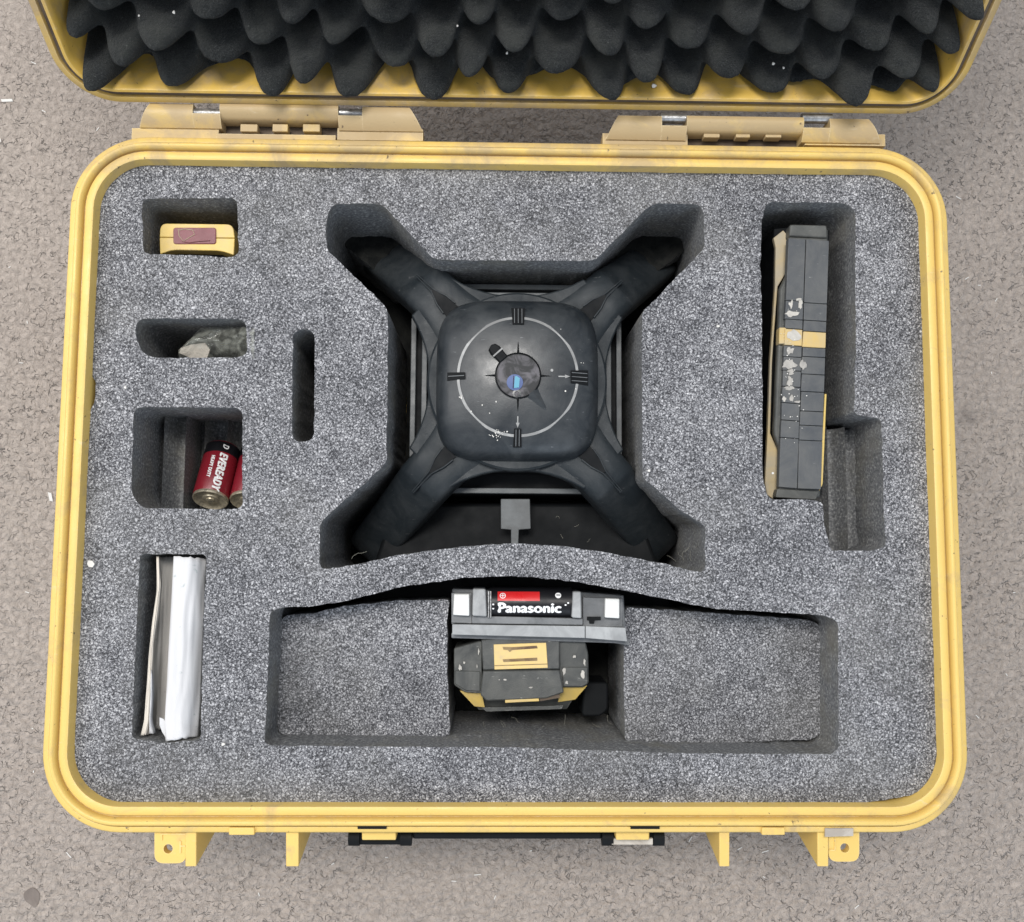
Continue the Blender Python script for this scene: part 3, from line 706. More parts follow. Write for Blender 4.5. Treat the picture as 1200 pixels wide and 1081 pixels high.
# skirt beneath the head, bulging slightly on each side
V, Fc = lathe(Vector((hx, hy, RIM + HT)), Vector((0, 0, 1)), [(0.040, -0.020), (0.0625, -0.020), (0.0640, -0.0215), (0.0640, -0.034), (0.040, -0.036)], 96)
obj('head_skirt', V, Fc, M['black_leg'], laser, smooth=True)
def zt(r):   # top of dome at radius r
    f_ = r / HR
    for (a, za, _), (b_, zb, _) in zip(rings, rings[1:]):
        if a <= f_ <= b_: return RIM + HT + za + (zb - za) * (f_ - a) / (b_ - a)
    return RIM + HT - 0.02
# printed ring
R1 = 0.0413
V, Fc = [], []; n = 120
for dr, dz in ((-0.0009, 0.0), (-0.0009, 0.0005), (0.0009, 0.0005), (0.0009, 0.0)):
    for k in range(n): t = 2 * pi * k / n; V.append((hx + (R1 + dr) * cos(t), hy + (R1 + dr) * sin(t), zt(R1 + dr) + dz))
for i in range(3):
    for k in range(n): Fc.append([i * n + k, i * n + (k + 1) % n, (i + 1) * n + (k + 1) % n, (i + 1) * n + k])
obj('sight_ring', V, Fc, M['print_grey'], laser, smooth=True)
# four notched sight marks
def local(ang): 
    ca, sa = cos(ang), sin(ang)
    return lambda a, b_, z: (hx + a * ca - b_ * sa, hy + a * sa + b_ * ca, z)
def lbox(fn, a0, a1, b0, b1, z0, z1, b2=None):
    b2 = b1 if b2 is None else b2      # outer half width may differ
    L = [(a0, b0), (a1, -b2 if abs(b0 + b1) < 1e-9 else b0), (a1, b2), (a0, b1)]
    V = [fn(a, b_, z0) for a, b_ in L] + [fn(a, b_, z1) for a, b_ in L]
    return V, [[3, 2, 1, 0], [4, 5, 6, 7], [0, 1, 5, 4], [1, 2, 6, 5], [2, 3, 7, 6], [3, 0, 4, 7]]
for ang, wd, ribs in ((0, 0.0048, 3), (pi / 2, 0.0044, 3), (pi, 0.0026, 1), (3 * pi / 2, 0.0027, 2)):
    fn = local(ang); za, zb = zt(0.0375), zt(0.048)
    def tilt(a0, a1, b0, b1, dz0, dz1, w2):
        V, Fc = lbox(fn, a0, a1, b0, b1, 0, 1, w2); A = [a0, a1, a1, a0] * 2
        return [(v[0], v[1], (za + (zb - za) * (a - 0.0375) / 0.0105) + (dz1 if v[2] > .5 else dz0)) for v, a in zip(V, A)], Fc
    nt_ = obj('sight_notch', *tilt(0.0365, 0.0490, -wd * 0.9, wd * 0.9, -0.004, 0.0011, wd * 1.1), M['pitch'], laser)
    for q in range(ribs):
        c_ = (q - (ribs - 1) / 2) * (2 * wd / (ribs + 0.4))
        obj('notch_rib', *tilt(0.0372, 0.0483, c_ - 0.00024, c_ + 0.00024, 0.0009, 0.0016, c_ + 0.00024 if c_ >= 0 else c_ + 0.00024), M['grey_mid'], nt_)
# spikes round the window and printed arrows
for ang, ln in ((0, 0.0235), (pi / 2, 0.0245), (pi, 0.0235), (3 * pi / 2, 0.0250)):
    fn = local(ang); z = zt(0.02)
    V = [fn(0.0150, -0.0014, z), fn(ln, 0, z - 0.0002), fn(0.0150, 0.0014, z), fn(0.0150, 0, z + 0.0012)]
    obj('centre_spike', V, [[0, 1, 3], [1, 2, 3], [0, 3, 2], [0, 2, 1]], M['pitch'], laser)
for ang in (0, 3 * pi / 2):
    fn = local(ang); z = zt(0.03) + 0.0003
    L = [(0.0265, -0.0004), (0.0325, -0.0004), (0.0325, -0.0013), (0.0360, 0), (0.0325, 0.0013), (0.0325, 0.0004), (0.0265, 0.0004)]
    V = [fn(a, b_, z) for a, b_ in L] + [fn(a, b_, z - 0.0008) for a, b_ in L]
    obj('arrow_mark', V, [list(range(7)), list(range(7, 14))[::-1]] + [[i, (i + 1) % 7, 7 + (i + 1) % 7, 7 + i] for i in range(7)], M['print_grey'], laser)
V, Fc = lathe(Vector((hx + 0.0233, hy + 0.0040, zt(0.02))), Vector((0, 0, 1)), [(0.0010, -0.001), (0.0010, 0.0005), (0, 0.0006)], 14); obj('paint_dot', V, Fc, M['print_grey'], laser)
# lens window and rotating prism
V, Fc = lathe(Vector((hx, hy, zt(0) - 0.0008)), Vector((0, 0, 1)), [(0.0148, -0.001), (0.0160, 0.0005), (0.0160, 0.0016), (0.0151, 0.0022), (0.0149, 0.0006)], 48)
obj('window_bezel', V, Fc, M['pitch'], laser, smooth=True)
V, Fc = lathe(Vector((hx, hy, zt(0) - 0.0002)), Vector((0, 0, 1)), [(0.0151, -0.001), (0.0150, 0.0006), (0, 0.0009)], 48)
lens = obj('lens_window', V, Fc, M['lens'], laser, smooth=True)
pc = P(604, 447, HT)
V, Fc = lathe(Vector((pc.x - 0.0004, pc.y - 0.001, zt(0) + 0.0006)), Vector((0, 0, 1)), [(0.0056, -0.001), (0.0056, 0.0006), (0, 0.0007)], 36); obj('prism', V, Fc, M['blue_glass'], lens, smooth=False)
V, Fc = prism([(pc.x + a, pc.y + b_) for a, b_ in ((-0.0010, -0.0050), (0.0024, -0.0046), (0.0030, 0.0018), (0.0008, 0.0034), (-0.0004, 0.0030))], zt(0) + 0.0012, zt(0) + 0.0016); obj('prism_reflection', V, Fc, M['cyan_glint'], lens)  # reflection on the prism, drawn as a cyan sliver
V, Fc = prism([(pc.x + a, pc.y + b_) for a, b_ in ((-0.0018, -0.0052), (-0.0014, -0.0052), (-0.0010, 0.0034), (-0.0014, 0.0034))], zt(0) + 0.0014, zt(0) + 0.0019); obj('prism_edge', V, Fc, M['pitch'], lens)
V, Fc = lathe(Vector((hx - 0.0008, hy - 0.0128, zt(0) + 0.0003)), Vector((0, 0, 1)), [(0.0030, -0.001), (0.0030, 0.0008), (0.0017, 0.0009), (0.0017, 0.0002)], 24); obj('window_clip', V, Fc, M['black'], lens)
# pointer across the window: knob at upper left, tapered tail at lower right
fn = local(radians(132)); z = zt(0.02)
L = [(0.0150, -0.0042), (0.0240, -0.0046), (0.0272, -0.0036), (0.0285, 0.0), (0.0272, 0.0036), (0.0240, 0.0046), (0.0150, 0.0042)]
V = [fn(a, b_, z - 0.002) for a, b_ in L] + [fn(a * 0.985, b_ * 0.8, z + 0.0026) for a, b_ in L]
kb = bevel(obj('pointer_knob', V, [list(range(7))[::-1], list(range(7, 14))] + [[i, (i + 1) % 7, 7 + (i + 1) % 7, 7 + i] for i in range(7)], M['pitch'], laser), 0.0006)
obj('knob_rib', *lbox(fn, 0.0205, 0.0215, -0.0042, 0.0042, z + 0.0024, z + 0.0033), M['print_grey'], kb)
fn = local(radians(-50))
L = [(0.0150, -0.0042), (0.0290, -0.0010), (0.0302, 0), (0.0290, 0.0010), (0.0150, 0.0042)]
V = [fn(a, b_ * 1.15, zt(a) + 0.0002) for a, b_ in L] + [fn(0.0150, 0, zt(0.015) + 0.0034), fn(0.0285, 0, zt(0.0285) + 0.0008)]
obj('pointer_tail', V, [[0, 1, 6, 5], [1, 2, 6], [2, 3, 6], [3, 4, 5, 6], [0, 5, 4]], M['black'], laser, smooth=False)
# collar and four bumper legs
ZC = -0.032
cx0, cy0 = hx, hy
Lc = []
cr = [(0.0755, 0.0470), (0.0755, -0.0470)]
for q in range(4):
    ca, sa = cos(q * pi / 2), sin(q * pi / 2)
    for k in range(13):
        t = k / 12 * 2 - 1; a = 0.0632 + (0.0765 - 0.0632) * abs(t) ** 2.2; b_ = 0.0480 * t
        Lc.append(Vector((hx + a * ca - b_ * sa, hy + a * sa + b_ * ca)))
V, Fc = prism(Lc, RIM + ZC - 0.010, RIM + ZC); bevel(obj('collar', V, Fc, M['black_leg'], laser), 0.0012)
st = [(0.056, ZC + 0.0015, 0.0255), (0.070, ZC + 0.0015, 0.0218), (0.078, ZC + 0.0015, 0.0204), (0.087, ZC + 0.0012, 0.0197), (0.1000, ZC - 0.0010, 0.0193), (0.1030, ZC - 0.0045, 0.0192), (0.125, ZC - 0.0260, 0.0186), (0.145, ZC - 0.0450, 0.0182), (0.162, ZC - 0.0600, 0.0178), (0.170, ZC - 0.070, 0.0170), (0.174, ZC - 0.095, 0.0160)]
def leg(ang):
    fn = local(ang); V, Fc = [], []; cs = [(-1.0, -0.030), (-0.99, -0.0080), (-0.95, -0.0038), (-0.86, -0.0014), (-0.65, 0.0), (-0.3, 0.0006), (0.0, -0.0004), (0.3, 0.0006), (0.65, 0.0), (0.86, -0.0014), (0.95, -0.0038), (0.99, -0.0080), (1.0, -0.030)]; m = len(cs)
    for r, h, wd in st:
        for c_, dz in cs: V.append(fn(r, c_ * wd, RIM + h + dz))
    for i in range(len(st) - 1):
        for k in range(m - 1): Fc.append([i * m + k, (i + 1) * m + k, (i + 1) * m + k + 1, i * m + k + 1])
    Fc.append(list(range(m))); Fc.append([(len(st) - 1) * m + k for k in range(m)][::-1])
    lo = bevel(obj('leg', V, Fc, M['black_leg'], laser), 0.0012, 2, 42)
    # pointed notch where the leg meets the head
    z = RIM + ZC + 0.004
    L = [(0.0690, -0.0055), (0.0800, -0.0040), (0.0895, -0.0008), (0.0895, 0.0008), (0.0800, 0.0040), (0.0690, 0.0055)]
    V = [fn(a, b_, z - 0.006) for a, b_ in L] + [fn(a, b_, z - 0.0006) for a, b_ in L]
    no = obj('leg_notch', V, [list(range(6))[::-1], list(range(6, 12))] + [[i, (i + 1) % 6, 6 + (i + 1) % 6, 6 + i] for i in range(6)], M['pitch'], lo)
    for s_ in (-1, 1):
        p = [fn(0.072, s_ * 0.0056, z - 0.0002), fn(0.080, s_ * 0.0045, z - 0.0002), fn(0.0895, s_ * 0.0012, z - 0.0012), fn(0.108, s_ * 0.0006, z - 0.0085)]
        obj('notch_lip', *tube(p, 0.0006, 6), M['black_leg'], lo, smooth=True)
for q in range(4): leg(radians((45, 133, 227, 314)[q]))
# lantern body below
def rsq(s, r=0.012): return rrect(hx - s, hy - s, hx + s, hy + s, r, 6)
V, Fc = prism(rsq(0.0640), RIM - 0.12, RIM - 0.042); obj('lantern_body', V, Fc, M['pitch'], laser)
V, Fc = prism(rsq(0.0790, 0.008), RIM - 0.14, RIM - 0.062); bevel(obj('base_body', V, Fc, M['pitch'], laser), 0.002)
for q in range(4):
    fn = local(q * pi / 2)
    if q != 3: bevel(obj('lantern_strip', *lbox(fn, 0.0655, 0.0695, -0.052, 0.052, RIM - 0.064, RIM - 0.046), M['grey_strip'], laser), 0.0005)
    bevel(obj('base_strip', *lbox(fn, 0.0745, 0.0785, -0.052, 0.052, RIM - 0.063, RIM - 0.056), M['grey_strip'], laser), 0.0005)
# sloping control panel on the front with its grey display and tab
V, Fc = prism(pq([(462, 590), (745, 590), (790, 720), (420, 720)], -0.085), RIM - 0.14, RIM - 0.080); bevel(obj('control_panel', V, Fc, M['pitch'], laser), 0.003)
slab('display', [(587, 585), (621, 585), (622, 620), (608, 621), (607, 650), (599, 650), (599, 621), (587, 620)], -0.062, 0.004, M['grey_mid'], laser, bev=0.0005)
# paint chips
def chips(name, pts, zf, m, parent, s=0.0012, kind='stuff', label=None):
    VF = [[], []]
    for (x, y) in pts:
        k = random.randint(4, 6); a0 = random.uniform(0, 6); ss = s * random.uniform(0.5, 1.3)
        L = [(x + ss * random.uniform(0.5, 1) * cos(a0 + 2 * pi * q / k), y + ss * random.uniform(0.5, 1) * sin(a0 + 2 * pi * q / k)) for q in range(k)]
        z = zf(x, y); V, Fc = prism(L, z - 0.0002, z + 0.0004 * random.uniform(0.6, 1.4)); add(VF, V, Fc)
    o = obj(name, VF[0], VF[1], m, parent); tag(o, label, kind=kind); return o
cp = []
for (a, b_, s_, n_) in ((580, 509, 4, 16), (587, 506, 2.5, 8), (540, 465, 1.5, 5), (560, 480, 12, 4), (683, 425, 3, 2), (640, 400, 30, 2), (682, 460, 8, 2)):
    for _ in range(n_): 
        p = P(a + random.gauss(0, s_), b_ + random.gauss(0, s_ * 0.7), HT); cp.append((p.x, p.y))
chips('paint_chips', cp, lambda x, y: zt(min(0.055, max(abs(x - hx), abs(y - hy), sqrt((x - hx) ** 2 + (y - hy) ** 2) * 0.93))) + 0.0001, M['crumb'], laser, 0.0006)

# ------------------------------------------------------------------ small yellow tool, upper left
yt = root('yellow_remote', 'small rounded yellow plastic tool with maroon window, standing on end in the top left pocket', 'tool', P(231, 282, -0.10))
def cap(name, px, h, th, m, parent, r, bev): return slab(name, px, h, th, m, parent, r, bev, 6)
cap('half_shell', [(188, 262), (273, 263), (275, 279), (187, 278)], -0.026, 0.065, M['tool_yellow'], yt, [0.007, 0.007, 0, 0], 0.0005)
cap('half_shell', [(187, 278.5), (275, 279.5), (274, 299), (258, 294), (202, 293), (187.5, 298)], -0.026, 0.065, M['tool_yellow'], yt, [0, 0, 0.001, 0.004, 0.004, 0.001], 0.0005)
ws = slab('maroon_window', [(203, 267), (253, 267), (253, 286), (203, 286)], -0.0252, 0.003, M['maroon'], yt, 0.002, 0.0003)
V, Fc = tube([P(a, b_, -0.0250) for a, b_ in ((209, 269), (210, 277), (215, 283), (221, 279), (228, 275), (226, 270), (216, 268.5), (210, 270))], 0.00024, 6); obj('scratch', V, Fc, M['tool_cream'], ws)
V, Fc = tube([P(a, b_, -0.0248) for a, b_ in ((213, 283), (222, 284.5), (232, 283), (246, 282))], 0.0003, 6); obj('scratch', V, Fc, M['maroon'], ws)
slab('lower_grip', [(194, 293), (258, 293), (266, 306), (190, 306)], -0.036, 0.05, M['pitch'], yt, 0.002)

# ------------------------------------------------------------------ plastic bag
def bag():
    V, Fc = [], []; nx_, ny_ = 56, 36; base = -0.042
    for j in range(ny_ + 1):
        for i in range(nx_ + 1):
            s, t = i / nx_, j / ny_
            px = 211 + 88 * s; y0 = 398 - 12 * sin(min(1, s * 1.6) * pi / 2) + 4 * noise.noise(Vector((s * 5, 1, 0))); y1 = 421
            y0 = y0 + (1 - min(1, s * 3)) * 14
            lift = 0.034 * max(0, (s - 0.60) / 0.40) ** 1.2
            q = P(px, y0 + (y1 - y0) * t, base + lift)
            env = sin(pi * min(1, max(0, s))) ** 0.5 * sin(pi * (0.08 + 0.9 * t)) ** 0.6
            z = q.z + 0.016 * env * (1 - 0.6 * lift / 0.034) + 0.004 * noise.noise(Vector((s * 3, t * 2, 4))) + 0.0015 * (1 - 2 * abs(noise.noise(Vector((s * 6, t * 4, 2)))))
            V.append((q.x, q.y, z))
    for j in range(ny_):
        for i in range(nx_): a = j * (nx_ + 1) + i; Fc.append([a, a + 1, a + nx_ + 2, a + nx_ + 1])
    o = obj('plastic_bag', V, Fc, M['bag'], None, smooth=True, sharp=180)
    sm = o.modifiers.new('thickness', 'SOLIDIFY'); sm.thickness = 0.0004
    tag(o, 'crumpled clear plastic bag tucked into the narrow pocket under the yellow tool', 'plastic bag')
bag()
wd_ = slab('folded_note', [(212, 408), (224, 404), (240, 402), (246, 410), (242, 421), (226, 421), (210, 414)], -0.046, 0.002, M['paper_cream'], None)
tag(wd_, 'cream scrap of paper under the crumpled clear bag', 'paper scrap')

# ------------------------------------------------------------------ red batteries
def d_cell(bot, topdir, label, text):
    """bot: centre of the flat end; axis points to the far end"""
    ax = topdir.normalized(); r = 0.0131; Lg = 0.046
    side = ax.cross(Vector((0, 0, 1))).normalized(); upv = side.cross(ax).normalized()
    if upv.z < 0: upv = -upv
    rt = root('battery', label, 'battery', bot, 'red cylindrical batteries in the square pocket')
    n = 40
    def lat(prof): 
        V, Fc = lathe(bot, ax, prof, n, up=upv); return V, Fc
    obj('wrapper', *lat([(0.0124, 0.0012), (r, 0.0022), (r, Lg - 0.002), (0.0124, Lg - 0.001), (0.004, Lg)]), M['batt_red'], rt, smooth=True)
    V, Fc = lat([(0.0128, 0.0018), (0.0131, 0.0002), (0.0124, -0.0006), (0.0116, 0.0004), (0.0100, 0.0012), (0.0060, 0.0008), (0.0056, 0.0002), (0.0030, 0.0000), (0.0028, -0.0008), (0.0010, -0.0010), (0.0, -0.0010)])
    obj('end_cap', V, Fc, M['brass'], rt, smooth=True, sharp=50)
    V, Fc = lat([(r + 0.0001, Lg - 0.011), (r + 0.0002, Lg - 0.0025), (r + 0.0001, Lg - 0.002)]); obj('dark_band', V, Fc, M['batt_black'], rt, smooth=True)
    if text:
        # lettering runs along the axis, wrapped on the cylinder
        for (s, size, bold, along, angoff, nm, shx) in (('EVEREADY', 0.0080, 0.00052, 0.0180, 0.44, 'lettering', 0.80), ('HEAVY DUTY', 0.0037, 0.00018, 0.0215, -0.10, 'lettering', 0.8), ('D', 0.0060, 0.0002, 0.0400, 0.44, 'lettering', 0.8)):
            V0, F0 = text_mesh(s, size, 0, 0, 0.22, shx, bold, 1.08); Vw = []
            bmt = bmesh.new(); vs_ = [bmt.verts.new(v) for v in V0]
            for f in F0:
                try: bmt.faces.new([vs_[i] for i in f])
                except ValueError: pass
            for cutx in range(-6, 7):
                pass
            Vw = []
            for v in bmt.verts:
                # text x runs from far end towards the flat end, text y points to the viewer's right
                a = angoff + v.co.y / r; s_ = along - v.co.x
                Vw.append(bot + ax * s_ + (upv * cos(a) + (-side if side.x < 0 else side) * sin(a)) * (r + 0.00025 + v.co.z))
            bmt.verts.index_update(); Ff = [[v.index for v in f.verts] for f in bmt.faces]; bmt.free()
            obj(nm, Vw, Ff, M['white_ink'], rt)
    return rt
b1 = P(246.5, 586, -0.062)
axd = (P(263, 522, -0.086) - b1)
d_cell(b1, axd, 'red battery with white lettering along its side, fully in view in the square pocket', True)
b2 = P(290, 588, -0.066)
d_cell(b2, P(303, 530, -0.088) - b2, 'red battery half hidden by the right edge of the square pocket', False)

# ------------------------------------------------------------------ papers in the lower left pocket
def sheet(name, left, right, hl, hr, bulge, m, label, cat, ny_=40, nx_=16, rag=0.0):
    """left/right: lists of (px, py) from top to bottom"""
    def at_(lst, t):
        k = t * (len(lst) - 1); i = min(int(k), len(lst) - 2); f_ = k - i
        return lst[i][0] * (1 - f_) + lst[i + 1][0] * f_, lst[i][1] * (1 - f_) + lst[i + 1][1] * f_
    V, Fc = [], []
    for j in range(ny_ + 1):
        t = j / ny_; l = at_(left, t); r = at_(right, t)
        for i in range(nx_ + 1):
            s = i / nx_; h = hl + (hr - hl) * s + bulge * sin(pi * s) + 0.0012 * noise.noise(Vector((s * 2, t * 5, len(name)))) + 0.0011 * (1 - 2 * abs(noise.noise(Vector((s * 4 + t * 1.5, t * 3, len(name) + 3)))))
            ry = rag * noise.noise(Vector((s * 9, 3, 1))) * (1 if j in (0, ny_) else 0)
            V.append(P(l[0] + (r[0] - l[0]) * s, l[1] + (r[1] - l[1]) * s + ry, h))
    for j in range(ny_):
        for i in range(nx_): a = j * (nx_ + 1) + i; Fc.append([a, a + 1, a + nx_ + 2, a + nx_ + 1])
    o = obj(name, V, Fc, m, None, smooth=True, sharp=180); o.modifiers.new('thickness', 'SOLIDIFY').thickness = 0.0003
    tag(o, label, cat); return o
ws_ = sheet('rolled_sheet', [(203.5, 652), (201, 700), (198, 750), (195, 810), (193, 845), (194, 869)], [(243, 655), (241, 700), (239, 750), (236, 810), (234, 850), (233, 863)], -0.011, -0.022, 0.006, M['paper'],
      'white sheet of paper curled lengthwise along the right side of the lower left pocket', 'paper', rag=2.5)
slab('torn_corner', [(187, 841), (192, 843), (197, 855), (195, 866), (190, 858), (187, 850)], -0.012, 0.0004, M['paper'], ws_)
sheet('grey_card', [(184, 653), (183, 700), (180, 750), (177, 800), (175, 840), (176, 853)], [(206, 653), (203, 700), (201, 750), (197, 800), (195, 840), (193, 856)], -0.026, -0.034, -0.003, M['paper_grey'],
      'dull grey card lying between the folded cream paper and the white curled sheet', 'card', rag=2)
fs = sheet('folded_sheet', [(183.5, 652), (184, 690), (178, 730), (174, 770), (171, 820), (169, 845), (164.5, 862)], [(188, 653), (190, 685), (187, 720), (182, 750), (180, 800), (178, 845), (175, 861)], -0.016, -0.021, 0.003, M['paper_cream'],
      'cream folded paper seen edge-on along the left side of the curled white sheet', 'paper', rag=1.5)
o = sheet('inner_leaf', [(177, 785), (176.5, 810), (175, 840), (175, 860)], [(179, 787), (180, 810), (179, 845), (183, 859)], -0.015, -0.020, 0.001, M['paper'], None, None, ny_=14, nx_=5, rag=2)
loc = o.location.copy(); o.parent = fs; o.location = loc - fs.location

# ------------------------------------------------------------------ receiver on the right
rc = root('laser_receiver', 'long black and yellow laser receiver standing on edge in the tall right-hand pocket', 'laser receiver', P(940, 430, -0.09))
HTR = -0.014
def lerp2(a, b_, t): return (a[0] + (b_[0] - a[0]) * t, a[1] + (b_[1] - a[1]) * t)
TL, TR, BR, BL = (923.5, 279), (972, 282), (962.5, 574), (912, 571)
ML, MB = (944.5, 280), (934.5, 573)          # seam between columns
def prof_solid(name, px, h, th, m, parent, bev=0.0008, r=0.0): return slab(name, px, h, th, m, parent, r, bev)
prof_solid('core', [(925, 268), (971, 268), (962, 583), (912, 583), (913.5, 527), (907, 508), (911, 420), (914, 338), (924, 318)], HTR - 0.004, 0.006, M['rubber_dark'], rc, 0.0015, 0.002)
prof_solid('inner_body', [(928, 270), (972, 270), (963, 581), (917, 581)], HTR - 0.013, 0.062, M['pitch'], rc, 0.001, 0.001)
prof_solid('dark_side', [(907, 268), (934, 266), (922, 582), (898, 584)], HTR - 0.020, 0.05, M['pitch'], rc, 0.001, 0.001)
ys_l = [0, 0.245, 0.320, 0.360, 0.415, 0.47, 0.53, 0.595, 0.66, 0.72, 0.79, 1.0]
ys_l = [0.0, 0.25, 0.325, 0.363, 0.430, 0.475, 0.530, 0.595, 0.66, 0.73, 0.80, 1.0]
ys_r = [0.0, 0.255, 0.325, 0.369, 0.433, 0.470, 0.540, 0.610, 0.688, 0.745, 0.805, 1.0]
def panels(c0, c1, d0, d1, ys, band, colname):
    for k in range(len(ys) - 1):
        a, b_ = ys[k], ys[k + 1]; g = 0.0011
        q = [lerp2(c0, d0, a + g), lerp2(c1, d1, a + g), lerp2(c1, d1, b_ - g), lerp2(c0, d0, b_ - g)]
        off = 0.35
        q = [(q[0][0] + off + random.uniform(-.5, .5), q[0][1]), (q[1][0] - off, q[1][1]), (q[2][0] - off, q[2][1]), (q[3][0] + off + random.uniform(-.5, .5), q[3][1])]
        dz = random.uniform(-0.0003, 0.0003)
        if k == band: o = slab('yellow_band', q, HTR + 0.0002, 0.006, M['band_yellow'], rc, 0, 0.0004)
        else: o = slab('rubber_panel', q, HTR + dz, 0.006, M['rubber'], rc, 0, 0.0004)
panels(TL, ML, BL, MB, ys_l, 3, 'l'); panels((ML[0], ML[1]), TR, (MB[0], MB[1]), BR, ys_r, 3, 'r')
slab('yellow_band', [(913.5, 384), (921.5, 384), (921, 403), (913, 403)], HTR - 0.0006, 0.008, M['band_yellow'], rc, 0, 0.0004)
# residue of a peeled label
def blob(px, py, rx, ry, h, m, parent, nm='label_residue'):
    k = 16; L = []
    for q in range(k):
        t = 2 * pi * q / k; f_ = 0.75 + 0.5 * noise.noise(Vector((cos(t) * 1.7 + px, sin(t) * 1.7 + py, 0))) + random.uniform(-.12, .12)
        L.append((px + rx * f_ * cos(t), py + ry * f_ * sin(t)))
    return slab(nm, L, h, 0.0009, m, parent)
for a, b_, rx, ry in ((930, 394, 11, 8), (927, 368, 9, 4), (936, 351, 5, 2), (927, 357, 3, 6), (938, 356, 3, 7), (926, 411, 5, 6), (925, 428, 9, 7), (941, 428, 5, 8), (927, 436, 6, 4), (926, 447, 4, 9), (925, 455, 8, 3), (928, 467, 3, 5), (934, 471, 5, 2), (919, 468, 3, 4)):
    blob(a, b_, rx, ry, HTR + 0.0006, M['glue'], rc)
chips('scuff_specks', [P(925 + random.gauss(10, 9), random.uniform(350, 520), 0).xy[:] for _ in range(40)], lambda x, y: RIM + HTR + 0.0003, M['crumb'], rc, 0.0005)
# pale side: thin yellow edge with wide ends, lower than the face
slab('yellow_edge', [(918, 270), (924, 277), (923.5, 316), (911.5, 336), (907.5, 387), (905, 424), (902.7, 508), (911.5, 527), (911, 577), (906, 585), (899, 580), (896.5, 566), (899.5, 508), (902.3, 424), (905, 387), (908.3, 336), (909, 290), (906.5, 279)], HTR - 0.011, 0.004, M['tool_cream'], rc, 0, 0.0005)
slab('yellow_edge', [(966.5, 462), (968.5, 462), (964, 567), (960.5, 575)], HTR - 0.003, 0.010, M['tool_yellow'], rc, 0, 0)
slab('end_cap', [(926, 263), (969, 264), (970, 279), (925, 277)], HTR - 0.002, 0.01, M['rubber_dark'], rc, 0.0015, 0.001)
slab('end_cap', [(911, 573), (960, 576), (956, 586), (909, 583)], HTR - 0.003, 0.01, M['rubber_dark'], rc, 0.001, 0.001)

# ------------------------------------------------------------------ battery holder, its battery and the clamp below it
bh = root('battery_holder', 'dark grey plastic battery tray with white end pads at the centre of the bottom well', 'battery holder', P(632, 720, -0.075))
HB = -0.030
slab('tray', [(530, 690), (577, 692), (577, 724), (668, 726), (668, 693), (731, 698), (733, 736), (529, 732)], HB - 0.010, 0.03, M['holder_grey'], bh, 0, 0.0008)
slab('tray_floor', [(577, 688), (668, 690), (668, 726), (577, 724)], HB - 0.028, 0.01, M['pitch'], bh)
slab('end_block', [(529, 695), (553, 695), (553, 731), (529, 730)], HB - 0.004, 0.03, M['holder_grey'], bh, 0.0006, 0.0006)
slab('end_block', [(683, 700), (730, 702), (730, 735), (683, 734)], HB - 0.006, 0.03, M['holder_grey'], bh, 0.0006, 0.0006)
slab('white_pad', [(532, 696.5), (550, 696.5), (550, 722), (531, 721)], HB + 0.001, 0.006, M['white'], bh, 0.0008, 0.0006)
slab('white_pad', [(709.5, 701.5), (726, 702), (726, 725), (709, 724)], HB, 0.006, M['white'], bh, 0.0008, 0.0006)
slab('contact_post', [(554, 690), (569, 690.5), (570.5, 723), (553.5, 722)], HB + 0.003, 0.03, M['light_grey'], bh, 0.0012, 0.0010)
slab('contact_post', [(671.5, 693.5), (681, 693.5), (681.5, 725), (670, 724)], HB + 0.003, 0.03, M['light_grey'], bh, 0.0012, 0.0010)
slab('cut_out', [(688, 723), (704, 723), (704, 727), (697, 727), (696, 731), (691, 731), (690, 727), (688, 727)], HB - 0.0045, 0.002, M['pitch'], bh)
slab('front_rail', [(553, 722), (683, 725), (683, 733), (553, 731)], HB - 0.002, 0.02, M['holder_grey'], bh, 0, 0.0006)
slab('front_ledge', [(530, 732), (685.5, 734), (685.5, 748), (530, 744)], HB - 0.001, 0.012, M['light_grey'], bh, 0.0004, 0.0012)
slab('front_ledge', [(686.3, 734), (733, 736), (735, 752), (686.3, 748)], HB - 0.001, 0.012, M['light_grey'], bh, 0.0004, 0.0012)
slab('front_skirt', [(529, 742), (737, 748), (738, 757), (720, 754), (529, 748)], HB - 0.010, 0.012, M['holder_grey'], bh, 0.001, 0.001)
for a in (572.5, 575): 
    V, Fc = tube([P(a, 693, HB), P(a, 724, HB)], 0.0006, 6); obj('contact_spring', V, Fc, M['steel'], bh)
# black battery with printed face
q0, q1 = P(574, 709, HB - 0.006), P(671, 710, HB - 0.006)
pb = root('printed_battery', 'black cylindrical battery with red plus label and white lettering clipped in the grey tray', 'battery', Vector((q0.x, q0.y, q0.z - 0.011)))
ax = Vector((1, 0, 0)); RB = 0.0112; bc = Vector((q0.x, q0.y + 0.0010, q0.z - 0.0050)); BLn = q1.x - q0.x
V, Fc = lathe(bc, ax, [(0, 0), (RB * 0.95, 0), (RB, 0.0006), (RB, BLn - 0.0006), (RB * 0.95, BLn), (0, BLn)], 40); obj('wrapper', V, Fc, M['batt_black'], pb, smooth=True)
def on_cyl(x, y, k=0.0003):   # y measured along the surface from the top line
    a = y / RB; return Vector((bc.x + x, bc.y + (RB + k) * sin(a), bc.z + (RB + k) * cos(a)))
def patch(name, x0, x1, y0, y1, m, k=0.00012, n=8):
    V = [on_cyl(x, y0 + (y1 - y0) * j / n, k) for j in range(n + 1) for x in (x0, x1)]
    return obj(name, V, [[2 * j, 2 * j + 1, 2 * j + 3, 2 * j + 2] for j in range(n)], m, pb, smooth=True)
sx = lambda px: (px - 574) / (671 - 574) * BLn
patch('red_label', sx(583), sx(632), 0.0022, 0.0094, M['red'])
